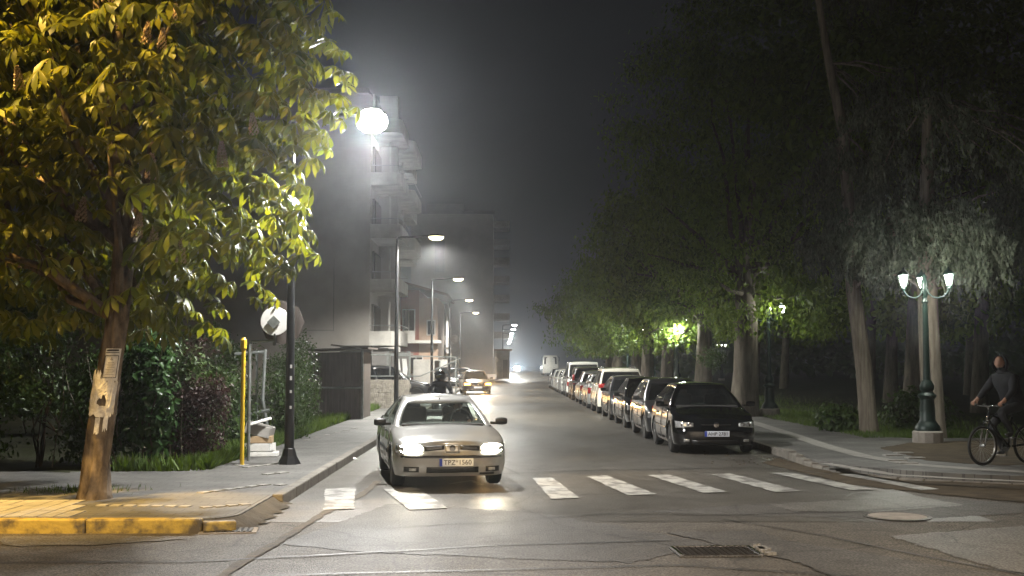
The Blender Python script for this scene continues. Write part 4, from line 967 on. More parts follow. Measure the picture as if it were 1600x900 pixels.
# far woods that close the park and the left side
n = 9000
P_ = np.stack([nr.uniform(8, 110, n), nr.uniform(125, 170, n), nr.uniform(.2, 9, n) ** 1.0], 1); P_[:, 2] += .5
P2 = np.stack([nr.uniform(-70, -27, n // 3), nr.uniform(60, 90, n // 3), nr.uniform(.2, 8, n // 3)], 1)
P_ = np.concatenate([P_[P_[:, 0] > 14], P2]); m_ = rotmats(len(P_), np.tile([0, -1.0, .3], (len(P_), 1)), .6, (.7, 1.5))
tag(scatter('far_woods', leaf_v, leaf_f, P_, m_, M['bush']), kind='stuff')
# ============================================================ VEHICLES
def smooth(pts, x):
    """piecewise smoothstep interpolation"""
    if x <= pts[0][0]: return pts[0][1]
    for (a, b_), (c, d) in zip(pts, pts[1:]):
        if x <= c:
            u = (x - a) / (c - a); return b_ + (d - b_) * u
    return pts[-1][1]
class Car:
    """front towards -y. params in metres measured from the front bumper."""
    def __init__(s, L_=4.3, W=1.70, H=1.40, wb=2.55, fo=.85, cowl=1.05, rf=1.80, rr=3.2, rb=3.95, hood=((0, .66), (.25, .74), (1.05, .90)), belt=.92, deck=.95, wr=.60, R_=.30, rearprof=None, frontprof=None, rc=.34, sill=.20, sq=1.0):
        s.__dict__.update(locals()); s.hw = W / 2; s.yf = -L_ / 2
        s.fp = frontprof or [(.15, .10), (.24, .03), (.36, 0), (.48, 0), (.53, .05), (.66, .10), (.74, .22), (.95, .5)]
        s.rp = rearprof or [(.15, .08), (.3, .0), (.5, 0), (.56, .04), (.9, .10), (1.0, .2)]
        s.wy = (s.yf + fo, s.yf + fo + wb)
        # plan half outline, from front centre round +x side to rear centre
        P = []; hw, yf, yr = s.hw, -L_ / 2, L_ / 2; rcx, rcy = rc, rc * 1.5; bow = .10
        for i in range(8): x = (hw - rcx) * i / 8; P.append((x, yf + bow * (x / hw) ** 2 * 1.0))
        y0 = yf + bow * ((hw - rcx) / hw) ** 2
        for i in range(9):
            a = R(90 * i / 8); P.append((hw - rcx + rcx * math.sin(a), y0 + (rcy) * (1 - math.cos(a))))
        ya = y0 + rcy; rcr = rc * .7; yb = yr - .06 - rcr
        ns_ = 60
        for i in range(1, ns_): P.append((hw, ya + (yb - ya) * i / ns_))
        for i in range(9):
            a = R(90 * i / 8); P.append((hw - rcr + rcr * math.cos(a), yb + rcr * math.sin(a)))
        for i in range(1, 7): x = (hw - rcr) * (1 - i / 6); P.append((x, yr - .06 * (x / hw) ** 2))
        s.P = P
    def ztop(s, y):
        d = y - s.yf
        if d <= s.cowl: return smooth(s.hood, d)
        if d < s.rb: return s.belt + (s.deck - s.belt) * (d - s.cowl) / (s.rb - s.cowl) if d > s.cowl + .3 else s.hood[-1][1] + (s.belt - s.hood[-1][1]) * (d - s.cowl) / .3
        return s.deck - .05 * ((d - s.rb) / max(.1, s.L_ - s.rb)) ** 2
    def width(s, z):
        return smooth([(.15, -.06), (.24, -.025), (.35, 0), (.55, .0), (.62, -.008), (.8, -.03), (.95, -.07), (1.2, -.12)], z)
    def side(s, x, y, z):
        """deform plan point (x>=0) at height z"""
        u = max(0, -y / (s.L_ / 2)); v = max(0, y / (s.L_ / 2))
        dy = smooth(s.fp, z) * u ** 5 - smooth(s.rp, z) * v ** 5
        k = x / s.hw; return (x + s.width(z) * min(1, k ** 2 * 1.0), y + dy, z)
    def zbot(s, y):
        z = s.sill
        for wy in s.wy:
            Ra = s.R_ + .055
            if abs(y - wy) < Ra: z = max(z, s.R_ + math.sqrt(Ra * Ra - (y - wy) ** 2))
        return z
    def at_x(s, x, z, off=0, front=True):
        """point on front (or rear) face at lateral x, height z"""
        P = s.P if front else s.P[::-1]; ax = abs(x)
        best = None
        for (a, b_) in zip(P, P[1:]):
            if a[0] <= ax <= b_[0] + 1e-9:
                u = (ax - a[0]) / max(1e-6, b_[0] - a[0]); best = a[1] + (b_[1] - a[1]) * u; break
        if best is None: best = P[12][1]
        px, py, pz = s.side(ax, best, z); sg = 1 if x >= 0 else -1
        return (x, py + (-off if front else off), z)
    def body(s, paint, parent):
        mb = MB(); rows = []; NV = 12; n = len(s.P)
        full = s.P + [(-x, y) for x, y in s.P[-2:0:-1]]
        for v in range(NV + 1):
            t = v / NV; row = []
            for (x, y) in full:
                zt = s.ztop(y); zb_ = s.zbot(y) if abs(x) > s.hw - .12 else s.sill
                z = zb_ + (zt - zb_) * t; q = s.side(abs(x), y, z); xx = q[0]
                if v == NV: xx -= .035 * (abs(x) / s.hw); 
                if v == NV - 1: xx -= .006
                row.append(((xx if x >= 0 else -xx), q[1] + (.03 if (v == NV and y < s.yf + .3) else 0), z + (.012 if v == NV else 0)))
            rows.append(row)
        mb.grid(rows, closed=True)
        top = rows[-1]; nn = len(full); K = 8; cap = []
        for i in range(n):
            a = top[i]; b_ = top[(nn - i) % nn]; r_ = []
            for k in range(K + 1):
                u = k / K; xx = a[0] + (b_[0] - a[0]) * u; cr_ = .035 * (1 - (2 * u - 1) ** 2) * min(1, abs(a[0]) / .5)
                if (a[1] - s.yf) < s.cowl: cr_ += .012 * (1 if .14 < u < .86 else 0) * min(1, (a[1] - s.yf) / .3) * min(1, abs(a[0]) / .6)
                r_.append((xx, a[1], a[2] + cr_))
            cap.append(r_)
        mb.grid(cap)
        o = mb.build('body', paint, parent, True, 28)
        bm = bmesh.new(); bm.from_mesh(o.data); bmesh.ops.remove_doubles(bm, verts=bm.verts, dist=.0015); bmesh.ops.recalc_face_normals(bm, faces=bm.faces); bm.to_mesh(o.data); bm.free()
        return o
    def green_pt(s, seg, q, t):
        """greenhouse outline: t height 0..1, returns list"""
    def greenhouse(s, paint, glass, parent, inner='dark'):
        yf, yr = s.yf, s.L_ / 2
        fy0, fy1 = yf + s.cowl - .02, yf + s.rf; ry0, ry1 = yf + s.rb, yf + s.rr
        wbt = s.hw - .075; wr_ = s.wr * s.hw / .85
        T = [0, .06, .2, .4, .6, .78, .88, .94, .98, 1]
        def ring(t):
            lin = min(t, .88) / .88; ex = max(0, (t - .88) / .12); rin = .07 * (1 - math.sqrt(max(0, 1 - ex ** 2)))
            hwt = wbt + (wr_ - wbt) * lin ** 1.45 - rin
            f = fy0 + (fy1 - fy0) * lin + rin * 1.6; r_ = ry0 + (ry1 - ry0) * (lin ** 1.1) - rin * 1.6
            zb_f, zb_r = s.ztop(yf + s.cowl) - .02, s.ztop(ry0) - .03
            row = []
            def Z(y):
                u = (y - fy0) / (ry0 - fy0); zb_ = zb_f + (zb_r - zb_f) * max(0, min(1, u)); zt = s.H - .035 * abs(2 * max(0, min(1, (y - fy1) / (ry1 - fy1 + 1e-6))) - .9) ** 2
                return zb_ + (zt - zb_) * (lin * .94 + .06 * (1 - (1 - ex) ** 2))
            bw = .10 * (1 - lin * .35); cr_ = .09
            for i in range(7):
                x = (hwt - cr_) * i / 6; y = f + bw * (x / hwt) ** 2; row.append((x, y, Z(f)))
            yA = f + bw + .07
            row.append((hwt - .018, yA - .035, Z(f) * .6 + Z(yA) * .4)); row.append((hwt, yA + .03, Z(yA)))
            yC = r_ - .16
            qs = s.qs
            for q in qs: row.append((hwt, yA + .03 + (yC - yA - .03) * q, Z(yA + .03 + (yC - yA - .03) * q)))
            row.append((hwt, yC, Z(yC))); row.append((hwt - .02, r_ - .07, Z(r_ - .03)))
            for i in range(6, -1, -1):
                x = (hwt - .07) * i / 6; row.append((x, r_ - .05 * (x / hwt) ** 2, Z(r_)))
            return row
        s.qs = [.02, .12, .24, .36, .47, .51, .62, .74, .86, .97]
        rows = [ring(t) for t in T]; n = len(rows[0])
        s.roof_row = rows[-1]
        # classification of columns: 0-5 windshield, 9..13 front window (q .02-.47), 14-18 rear window (.51-.97), last 6 rear glass
        full = [r_ + [(-x, y, z) for x, y, z in r_[-2:0:-1]] for r_ in rows]; nn = len(full[0])
        parts = {'body': MB(), 'windshield': MB(), 'rear_window': MB(), 'side_window_a': MB(), 'side_window_b': MB(), 'side_window_c': MB(), 'side_window_d': MB()}
        for i in range(len(T) - 1):
            for j in range(nn):
                jj = j if j < n - 1 else nn - 1 - j   # mirrored column index
                right = j < n - 1
                key = 'body'
                if 1 <= i <= 4:
                    if jj <= 5: key = 'windshield'
                    elif 9 <= jj <= 12: key = 'side_window_a' if right else 'side_window_b'
                    elif 14 <= jj <= 17: key = 'side_window_c' if right else 'side_window_d'
                    elif jj >= n - 7: key = 'rear_window'
                    if s.no_rear_side and key in ('side_window_c', 'side_window_d'): key = 'body'
                q = [full[i][j], full[i][(j + 1) % nn], full[i + 1][(j + 1) % nn], full[i + 1][j]]
                parts[key].add(q, [(0, 1, 2, 3)])
        cap = []
        top = full[-1]
        for i in range(n):
            a = top[i]; b_ = top[(nn - i) % nn]; cap.append([(a[0] + (b_[0] - a[0]) * k / 6, a[1], a[2] + .03 * (1 - (2 * k / 6 - 1) ** 2) * min(1, abs(a[0]) / .4)) for k in range(7)])
        parts['body'].grid(cap)
        for k, mbx in parts.items():
            if not mbx.v: continue
            nm = {'body': 'roof'}.get(k, 'side_window' if k.startswith('side') else k)
            o = mbx.build(nm, paint if k == 'body' else glass, parent, True, 35)
            bm = bmesh.new(); bm.from_mesh(o.data); bmesh.ops.remove_doubles(bm, verts=bm.verts, dist=.0015); bmesh.ops.recalc_face_normals(bm, faces=bm.faces); bm.to_mesh(o.data); bm.free()
            if k == 'body':
                m_ = o.modifiers.new('t', 'SOLIDIFY'); m_.thickness = .02; m_.offset = -1
            # black rubber surround for glass
    no_rear_side = False
    def patch(s, name, x0, x1, z0, z1, m, parent, off=.008, thick=.03, front=True, nx=8, nz=3, shear=0, taper=0, zin=None):
        """patch on the front/rear between lateral x0..x1 and heights; z of the inner end may differ"""
        rows = []; zi0, zi1 = zin if zin else (z0, z1)
        for j in range(nz + 1):
            r_ = []
            for i in range(nx + 1):
                u = i / nx; x = x0 + (x1 - x0) * u; a, b_ = zi0 + (z0 - zi0) * u, zi1 + (z1 - zi1) * u
                z = a + (b_ - a) * j / nz; r_.append(s.at_x(x, z, off, front))
            rows.append(r_)
        mb = MB(); mb.grid(rows)
        o = mb.build(name, m, parent, True, 60)
        sd = o.modifiers.new('s', 'SOLIDIFY'); sd.thickness = thick; sd.offset = 0 if thick < .012 else -1
        if sd.offset == -1: sd.offset = 0
        return o
    def sidepatch(s, name, y0, y1, z0, z1, sg, m, parent, off=.004, ny=10, nz=6, thick=.006, arch=True, ztop=None):
        rows = []
        for j in range(nz + 1):
            r_ = []
            for i in range(ny + 1):
                y = y0 + (y1 - y0) * i / ny; zb_ = max(z0, s.zbot(y) + .03) if arch else z0
                zt = (s.ztop(y) - .02) if ztop else z1
                z = zb_ + (zt - zb_) * j / nz; q = s.side(s.hw, y, z); r_.append((sg * (q[0] + off), q[1], z))
            rows.append(r_)
        o = MB().grid(rows).build(name, m, parent, True, 60); sd = o.modifiers.new('s', 'SOLIDIFY'); sd.thickness = thick; sd.offset = 0
        return o

def wheel(parent, x, y, R_, wdt=.19, style=0, rimm='rim'):
    sg = 1 if x > 0 else -1
    t = MB().lathe([(R_ * .66, -wdt / 2), (R_ * .9, -wdt / 2), (R_ * .985, -wdt / 2 + .03), (R_, -wdt / 4), (R_, wdt / 4), (R_ * .985, wdt / 2 - .03), (R_ * .9, wdt / 2), (R_ * .66, wdt / 2)], n=28, axis='x').build('wheel', M['tyre'], parent, True, 40)
    t.location = (x, y, R_)
    rm = MB().lathe([(R_ * .66, -.0), (R_ * .67, .015), (R_ * .62, .02), (R_ * .60, -.04), (.02, -.04)], n=28, axis='x')
    ns_ = 5 if style == 0 else 8
    for k in range(ns_):
        a = 2 * math.pi * k / ns_; d = Vector((0, math.cos(a), math.sin(a))); p = Vector((0, -math.sin(a), math.cos(a)))
        r0, r1 = .03, R_ * .64; w0, w1 = .035, .022 if style else .03
        v = [d * r0 + p * w0, d * r0 - p * w0, d * r1 - p * w1, d * r1 + p * w1]; v = [q + Vector((.012, 0, 0)) for q in v] + [q + Vector((-.03, 0, 0)) for q in v]
        rm.add(v, [(0, 1, 2, 3), (7, 6, 5, 4), (0, 4, 5, 1), (1, 5, 6, 2), (2, 6, 7, 3), (3, 7, 4, 0)])
    rm.lathe([(.045, .0), (.045, .02), (.02, .028)], n=10, axis='x')
    if sg < 0: rm.v = [(-a, b_, c) for a, b_, c in rm.v]
    rm.v = [(a + sg * wdt * .38, b_, c) for a, b_, c in rm.v]
    r_ = rm.build('rim', M[rimm], t, True, 35); return t

def mirror(parent, sg, s, m):
    y = s.yf + s.cowl + .38; x = sg * (s.hw + .02); z = s.belt + .03
    mb = MB(); pts = [(-.02, 0), (.10, -.012), (.16, .0)]
    rows = []
    for (u, sc) in ((0, .75), (.03, .95), (.10, 1), (.16, .92), (.185, .7)):
        r_ = []
        for k in range(10):
            a = 2 * math.pi * k / 10; r_.append((x + sg * u, y - .02 + .045 * sc * math.cos(a), z + .06 * sc * math.sin(a) + .03))
        rows.append(r_)
    mb.grid(rows, closed=True); mb.add(rows[0], [tuple(range(10))]); mb.add(rows[-1], [tuple(range(10))])
    mb.box((x - sg * .03, y, z), (.1, .05, .04))
    o = mb.build('mirror', m, parent, True, 50)
    MB().box((x + sg * .095, y + .032, z + .03), (.14, .012, .085)).build('mirror_glass', M['chrome'], o)

def plate(parent, s, txt, x=0, z=.40, front=True, blue=True):
    q = s.at_x(x, z, .02, front); sy = -1 if front else 1
    o = MB().box((0, 0, 0), (.50, .012, .112)).build('licence_plate', M['plate'], parent, bevel=.004); o.location = (x, q[1] + sy * .006, z)
    if blue: MB().box((-.228 if front else .228, sy * .008, 0), (.042, .006, .108)).build('blue_band', M['plate_blue'], o)
    if txt: text(txt, .098, M['ink'], o, loc=((.018 if front else -.018), sy * .009, -.003), rot=(R(90), 0, 0 if front else R(180)), ext=.0015, xs=1.0)
    return o

def make_car(name, s, paintm, glass, loc, rz, label, group=None, cat='car', ptxt=None, lights='off', detail=2, grille='plain', style=0, plate_x=0, plate_z=.40, hl=None, tl=None, interior=False, rimm='rim', bumper=None, seen='front'):
    t = empty(name, (loc[0], loc[1], loc[2] if len(loc) > 2 else 0), rz, label, cat, group)
    s.body(paintm, t); s.greenhouse(paintm, glass, t)
    MB().box((0, 0, .33), (s.W - .56, s.L_ - .5, .26)).box((0, (s.wy[0] + s.wy[1]) / 2, .33), (s.W - .2, s.wb - 2 * s.R_ - .2, .24)).build('underbody', M['dark'], t)
    for wy in s.wy:
        for sg in (-1, 1): wheel(t, sg * (s.hw - .115), wy, s.R_, style=style, rimm=rimm)
    w2 = MB()
    for wy in s.wy: w2.box((0, wy, .5), (s.W - .12, 2 * s.R_ + .02, .3))
    w2.build('wheel_well', M['dark'], t)
    if detail >= 1:
        for sg in (-1, 1): mirror(t, sg, s, M['rubber'] if bumper else paintm)
    hl = hl or dict(x0=.44, x1=s.hw - .06, z0=.54, z1=.67, zin=(.56, .665))
    lm = {'off': M['lens'], 'on': M['head_on'], 'orange': M['head_on_o'], 'white': M['head_on_w']}[lights]
    for sg in (-1, 1):
        o = s.patch('headlight', sg * hl['x0'], sg * hl['x1'], hl['z0'], hl['z1'], M['lens'] if lights != 'off' and detail > 1 else lm, t, off=.012, thick=.02, zin=hl.get('zin'))
        if lights != 'off' and detail > 1:
            xm = sg * (hl['x0'] * .55 + hl['x1'] * .45); zc = (hl['z0'] + hl['z1']) / 2
            mbb = MB(); cx_, rx_, rz_ = (hl['x0'] * .52 + hl['x1'] * .48), (hl['x1'] - hl['x0']) * .43, (hl['z1'] - hl['z0']) * .50
            rings = []
            for fr in (.02, .5, 1):
                rings.append([s.at_x(sg * (cx_ + rx_ * fr * math.copysign(abs(math.cos(th)) ** .75, math.cos(th))), zc + rz_ * fr * math.copysign(abs(math.sin(th)) ** .8, math.sin(th)), .030) for th in [2 * math.pi * q / 22 for q in range(22)]])
            mbb.grid(rings, closed=True); mbb.build('bulb', lm, o, True)
        elif detail > 1:
            zc = (hl['z0'] + hl['z1']) / 2
            for xm in (hl['x0'] + .08, hl['x1'] - .13):
                q = s.at_x(sg * xm, zc, .022); MB().lathe([(.045, 0), (.045, -.01), (.035, -.012), (.005, -.002)], (q[0], q[1] + .005, zc), 14, axis='y').build('reflector', M['chrome'], o)
    tl = tl or dict(x0=s.hw - .22, x1=s.hw - .035, z0=.62, z1=.86)
    for sg in (-1, 1): s.patch('taillight', sg * tl['x0'], sg * tl['x1'], tl['z0'], tl['z1'], M['tail'], t, off=.014, thick=.02, front=False)
    gz = (hl['z0'] + hl['z1']) / 2
    if grille == 'twin':
        for sg in (-1, 1): s.patch('grille', sg * .12, sg * .40, gz - .035, gz + .035, M['rubber'], t, off=.008, thick=.012, zin=(gz - .012, gz + .045))
        s.patch('grille_bridge', -.10, .10, gz - .055, gz + .05, paintm, t, off=.014, thick=.012)
        o = MB().lathe([(.045, 0), (.045, -.012), (.02, -.014)], s.at_x(0, gz + .008, .03), 18, axis='y').build('emblem', M['chrome'], t)
        s.patch('lower_intake', -.38, .38, .255, .335, M['rubber'], t, off=.006, thick=.014)
        s.patch('bumper_vent', .40, .62, .225, .25, M['rubber'], t, off=.006, thick=.012)
        for sg in (-1, 1):
            o = s.patch('fog_light', sg * .49, sg * .70, .265, .34, M['rubber'], t, off=.006, thick=.014)
            s.patch('fog_glass', sg * .53, sg * .63, .28, .325, M['fog'], o, off=.018, thick=.008)
        s.patch('bumper_strip', -.74, .74, .468, .498, M['rubber'], t, off=.006, thick=.012, nx=16)
    elif grille in ('plain', 'slim'):
        if grille == 'plain': s.patch('grille', -.34, .34, gz - .05, gz + .03, M['rubber'], t, off=.007, thick=.012)
        else: s.patch('grille', -.30, .30, gz - .012, gz + .006, M['dark'], t, off=.004, thick=.008)
        o = MB().lathe([(.055, 0), (.055, -.012), (.02, -.014)], s.at_x(0, gz, .02), 18, axis='y').build('emblem', M['chrome'], t)
        s.patch('lower_intake', -.5, .5, .2, .3, M['rubber'], t, off=.007, thick=.014)
        for sg in (-1, 1): s.patch('fog_light', sg * .55, sg * .66, .27, .32, M['fog'], t, off=.012, thick=.012)
    if detail >= 2:
        yA = s.yf + s.cowl + .12; mid = (s.wy[0] + s.wy[1]) / 2 - .05
        for sg in (-1, 1):
            for (a, b_) in ((yA, mid), (mid + .015, mid + .95)):
                d = s.sidepatch('door', a, b_, s.sill + .06, 0, sg, paintm, t, ztop=True)
                q = s.side(s.hw, b_ - .12, .80); MB().box((sg * (q[0] + .02), b_ - .16, .78), (.03, .16, .028)).build('handle', M['rubber'] if bumper else paintm, d, bevel=.006)
            s.sidepatch('side_moulding', yA, mid + .95, .47, .53, sg, M['rubber'] if bumper else paintm, t, off=.014, nz=1, thick=.016)
        mb = MB()
        for (x0, x1, a0) in ((-.55, .05, .06), (.05, .62, .05)):
            pts = []
            for i in range(9):
                u = i / 8; x = x0 + (x1 - x0) * u; y = s.yf + s.cowl - .03 + .10 * (x / s.hw) ** 2 + .035 * math.sin(u * math.pi) + a0 * .2; pts.append((x, y, s.ztop(s.yf + s.cowl) + .035 - .015 * (x / s.hw) ** 2))
            mb.tube(pts, .009, 5)
        mb.build('wiper', M['rubber'], t)
        q = s.side(s.hw, 0, .25)
        mb = MB().tube([(-.1, s.L_ / 2 - .1, .22), (-.1, s.L_ / 2 + .0, .21)], .03, 8)
    if ptxt is not None: plate(t, s, ptxt, plate_x, plate_z, True, blue=len(ptxt) > 0)
    plate(t, s, None, 0, .46, False, blue=False) if seen == 'rear' or detail >= 2 else None
    return t

def SEDAN(**k):
    d = dict(L_=4.4, W=1.70, H=1.39, wb=2.56, fo=.88, cowl=1.12, rf=1.90, rr=3.12, rb=3.80, wr=.56, R_=.30, belt=.89, hood=((0, .655), (.25, .72), (1.12, .865))); d.update(k); return Car(**d)
def HATCH(**k):
    d = dict(L_=4.0, W=1.70, H=1.44, wb=2.47, fo=.82, cowl=1.0, rf=1.75, rr=3.45, rb=3.86, wr=.57, R_=.31, belt=.93, deck=1.0); d.update(k); return Car(**d)
def SUV(**k):
    d = dict(L_=4.45, W=1.80, H=1.68, wb=2.65, fo=.88, cowl=1.05, rf=1.75, rr=3.95, rb=4.30, wr=.64, R_=.36, belt=1.06, deck=1.10, sill=.28, hood=((0, .80), (.25, .92), (1.05, 1.04)),
             frontprof=[(.15, .1), (.3, .02), (.45, 0), (.65, 0), (.8, .08), (.95, .2), (1.1, .4)], rearprof=[(.15, .08), (.35, 0), (.6, 0), (.66, .04), (1.1, .12)]); d.update(k); return Car(**d)

P_silver = paint('paint_silver', (.33, .327, .315), .45, .34)
P_black = paint('paint_black', (.003, .003, .0035), 0, .12)
P_dgrey = paint('paint_dark_grey', (.05, .052, .055), .4, .3)
P_char = paint('paint_charcoal', (.016, .017, .02), .2, .28)
P_white = paint('paint_white', (.66, .66, .62), 0, .35)
P_cream = paint('paint_pearl', (.60, .58, .50), 0, .35)
P_lsil = paint('paint_light_silver', (.42, .43, .42), .5, .35)
P_maroon = paint('paint_dark_violet', (.035, .03, .035), .3, .3)

# the silver car at the crossing
s = SEDAN(H=1.315, belt=.865, deck=.92, hood=((0, .65), (.25, .705), (1.12, .84)))
a = R(9.6); fx, fy = -.72, 17.35
cx, cy = fx - math.sin(a) * 2.2, fy + math.cos(a) * 2.2
SC = make_car('car', s, P_silver, M['glass_clear'], (cx, cy, .012), a, 'silver saloon with headlights on and plate TPZ 1560, rolling onto the crossing', cat='car', ptxt='TPZ*1560', lights='on', grille='twin', plate_x=.05, plate_z=.405, style=1, rimm='rubber', bumper=True,
              hl=dict(x0=.41, x1=.80, z0=.53, z1=.665, zin=(.565, .64)))
# interior: dashboard, seats, steering wheel
def interior(SC, s):
    dz = s.belt - .89
    MB().box((0, s.yf + s.cowl + .30, .88 + dz), (1.3, .42, .10)).build('dashboard', M['seat'], SC, bevel=.03)
    for x in (-.36, .36):
        st = MB().box((x, s.yf + s.cowl + 1.30, .90 + dz), (.46, .12, .50), rx=R(-8)).build('seat', M['seat'], SC, bevel=.05)
        MB().box((x, s.yf + s.cowl + 1.35, 1.21 + dz * .5), (.24, .09, .16)).build('headrest', M['seat'], st, bevel=.03)
    MB().box((0, s.yf + s.cowl + 2.2, .95 + dz), (1.2, .12, .24)).build('rear_bench', M['seat'], SC, bevel=.04)
    pts = [(.36 + .17 * math.cos(i * math.pi / 9), s.yf + s.cowl + .60 + .06 * math.sin(i * math.pi / 9), .98 + dz + .16 * math.sin(i * math.pi / 9)) for i in range(19)]
    MB().tube(pts, .014, 6).build('steering_wheel', M['rubber'], SC)
    MB().box((0, s.yf + s.cowl + .80, s.H - .10), (.22, .04, .06)).build('rear_view_mirror', M['rubber'], SC, bevel=.01)
    MB().box((.02, s.yf + s.cowl + .78, s.H - .06), (.012, .012, .06)).build('mirror_stem', M['rubber'], SC)
interior(SC, s)
for sg in (-1, 1):
    q = SC.matrix_basis @ Vector((sg * .60, s.yf - .12, .60))
    sp = light('SPOT', 'headlight_beam', (sg * .60, s.yf - .10, .60), 26, (1, .88, .62), SC, spot_size=R(95), spot_blend=.8, shadow_soft_size=.07)
    sp.rotation_euler = (R(90 - 1), 0, R(180))

# parked row on the right
def park(i, s, paintm, y0, label, facing=1, x_left=3.48, **k):
    """y0 = nearest end; facing 1: front towards the camera"""
    x = x_left + s.W / 2; y = y0 + s.L_ / 2
    return make_car(k.pop('nm', 'parked_car'), s, paintm, k.pop('glass', M['glass']), (x, y, 0), 0 if facing > 0 else R(180), label, 'cars parked along the right kerb', seen='front' if facing > 0 else 'rear', **k)
bs = HATCH(L_=4.05, W=1.72, H=1.42, wr=.52, rearprof=[(.15, .08), (.3, .0), (.5, 0), (.56, .04), (.9, .14), (1.0, .25)])
interior(park(0, bs, P_black, 24.05, 'glossy black hatchback with white plate, first in the parked row', glass=M['glass_mid'], grille='slim', ptxt='AHP 2781', plate_x=-.0, plate_z=.43, hl=dict(x0=.46, x1=.80, z0=.54, z1=.68, zin=(.57, .64))), bs)
park(1, HATCH(L_=4.1, H=1.46), P_dgrey, 28.6, 'dark grey hatchback with bright left flank, second in the parked row', ptxt=None)
park(2, SEDAN(L_=4.35, H=1.42), P_black, 33.4, 'black saloon with white plate, third in the parked row', ptxt='', plate_z=.42)
park(3, HATCH(L_=3.9, H=1.42), P_char, 38.3, 'charcoal hatchback, fourth in the parked row', ptxt=None)
sv = park(4, SUV(), P_cream, 43.2, 'off-white SUV with roof rails seen from behind', -1, tl=dict(x0=.55, x1=.86, z0=.95, z1=1.12), detail=2)
for sg in (-1, 1):
    MB().tube([(sg * .56, -1.0, 1.66), (sg * .56, -.7, 1.73), (sg * .57, 1.1, 1.73), (sg * .57, 1.4, 1.66)], .02, 6).build('roof_rail', M['chrome'], sv)
park(5, HATCH(L_=4.2), P_lsil, 48.6, 'light silver hatchback directly beyond the off-white SUV', -1)
park(6, HATCH(L_=4.1, H=1.5), P_lsil, 53.6, 'light silver hatchback between another silver one and a dark minivan', -1)
park(7, SUV(L_=4.3, H=1.66, W=1.72, rr=4.0, rb=4.2), P_maroon, 59.2, 'dark violet grey minivan seen from behind', -1, tl=dict(x0=.72, x1=.83, z0=.8, z1=1.3), nm='parked_van', cat='van')
park(8, SUV(L_=4.9, H=1.95, W=1.9, rr=4.6, rb=4.8, wr=.70), P_white, 64.6, 'tall white van beyond the dark minivan', -1, nm='parked_van', cat='van', detail=1, x_left=3.5)
park(9, HATCH(L_=4.2), P_white, 70.6, 'white hatchback next beyond the tall white van', 1, detail=1)
park(10, SEDAN(L_=4.4, H=1.45), P_white, 75.8, 'white saloon second beyond the tall white van', 1, detail=1)
park(11, HATCH(L_=4.2), P_lsil, 81.2, 'pale silver hatchback near the far end of the parked row', 1, detail=1)
park(12, HATCH(L_=4.2), P_char, 86.4, 'dark hatchback at the far end of the parked row', 1, detail=1)

# oncoming taxi-like car with orange lights, farther left
make_car('car', SEDAN(L_=4.4, H=1.42), P_maroon, M['glass'], (at(741, 600, 71).x, 73, .01), R(6), 'dark car with one orange and one white headlight waiting at the left kerb', ptxt='', lights='orange', detail=1, plate_z=.42)
oc = bpy.context.scene.objects
light('SPOT', 'headlight_beam', (at(757, 606, 70).x, 70.4, .62), 1200, (1, .55, .18), spot_size=R(80), spot_blend=.8, shadow_soft_size=.08).rotation_euler = (R(84), 0, R(180))
# dark cars parked in the side yard on the left, far
make_car('parked_car', HATCH(L_=4.2), P_char, M['glass'], (-3.9 + .0, 86, .15), R(4), 'dark car half on the far left pavement behind the one with orange lights', detail=1, group='dark cars at the far left')
make_car('parked_car', SEDAN(), P_dgrey, M['glass'], (-3.3, 100, .1), R(-3), 'grey saloon parked farther behind the dark pavement car', detail=1, group='dark cars at the far left')
# yard car behind the rubble wall
make_car('parked_car', HATCH(L_=4.0, H=1.5), P_char, M['glass'], (at(608, 600, 48.6).x, 48.6, .25), R(90), 'dark hatchback seen side-on behind the rubble wall', detail=1)
# far oncoming car with white glare
fx_ = at(808, 572, 330).x
make_car('car', SUV(), P_dgrey, M['glass'], (fx_, 332.4, .02), 0, 'far oncoming car with blazing white headlights', lights='white', detail=1, hl=dict(x0=.45, x1=.85, z0=.62, z1=.86))
sp = light('SPOT', 'headlight_beam', (fx_, 329.6, .75), 14000, (.75, .88, 1), spot_size=R(60), spot_blend=.9, shadow_soft_size=.3); sp.rotation_euler = (R(89), 0, R(180))

# coach on the far right
bxx = at(860, 575, 185).x
CO = empty('coach', (bxx, 190, 0), 0, 'white coach stopped on the right beyond the parked cars', 'coach')
mb = MB(); rows = []
for (z, w_, yo) in ((.35, 1.22, .05), (.6, 1.25, 0), (1.3, 1.25, 0), (1.5, 1.25, .03), (2.6, 1.20, .25), (3.0, 1.12, .40), (3.15, .95, .6)):
    r_ = []
    for (x, y) in [(-1, -1), (-.9, -1.02), (0, -1.05), (.9, -1.02), (1, -1), (1, -.6), (1, 0), (1, .6), (1, 1), (0, 1.0), (-1, 1), (-1, .6), (-1, 0), (-1, -.6)]:
        r_.append((x * w_, y * 5.2 + (yo if y < -.9 else 0), z))
    rows.append(r_)
mb.grid(rows, closed=True); mb.add(rows[-1], [tuple(range(14))]); mb.add(rows[0], [tuple(range(14))]); mb.build('body', P_white, CO, bevel=.05)
ws = MB().add([(-.98, -5.28, 1.75), (.98, -5.28, 1.75), (.94, -5.06, 2.85), (-.94, -5.06, 2.85), (-.98, -5.2, 1.75), (.98, -5.2, 1.75), (.94, -5.0, 2.85), (-.94, -5.0, 2.85)], [(0, 1, 2, 3), (4, 7, 6, 5), (0, 4, 5, 1), (3, 2, 6, 7), (0, 3, 7, 4), (1, 5, 6, 2)]).build('windshield', M['winglass'], CO)
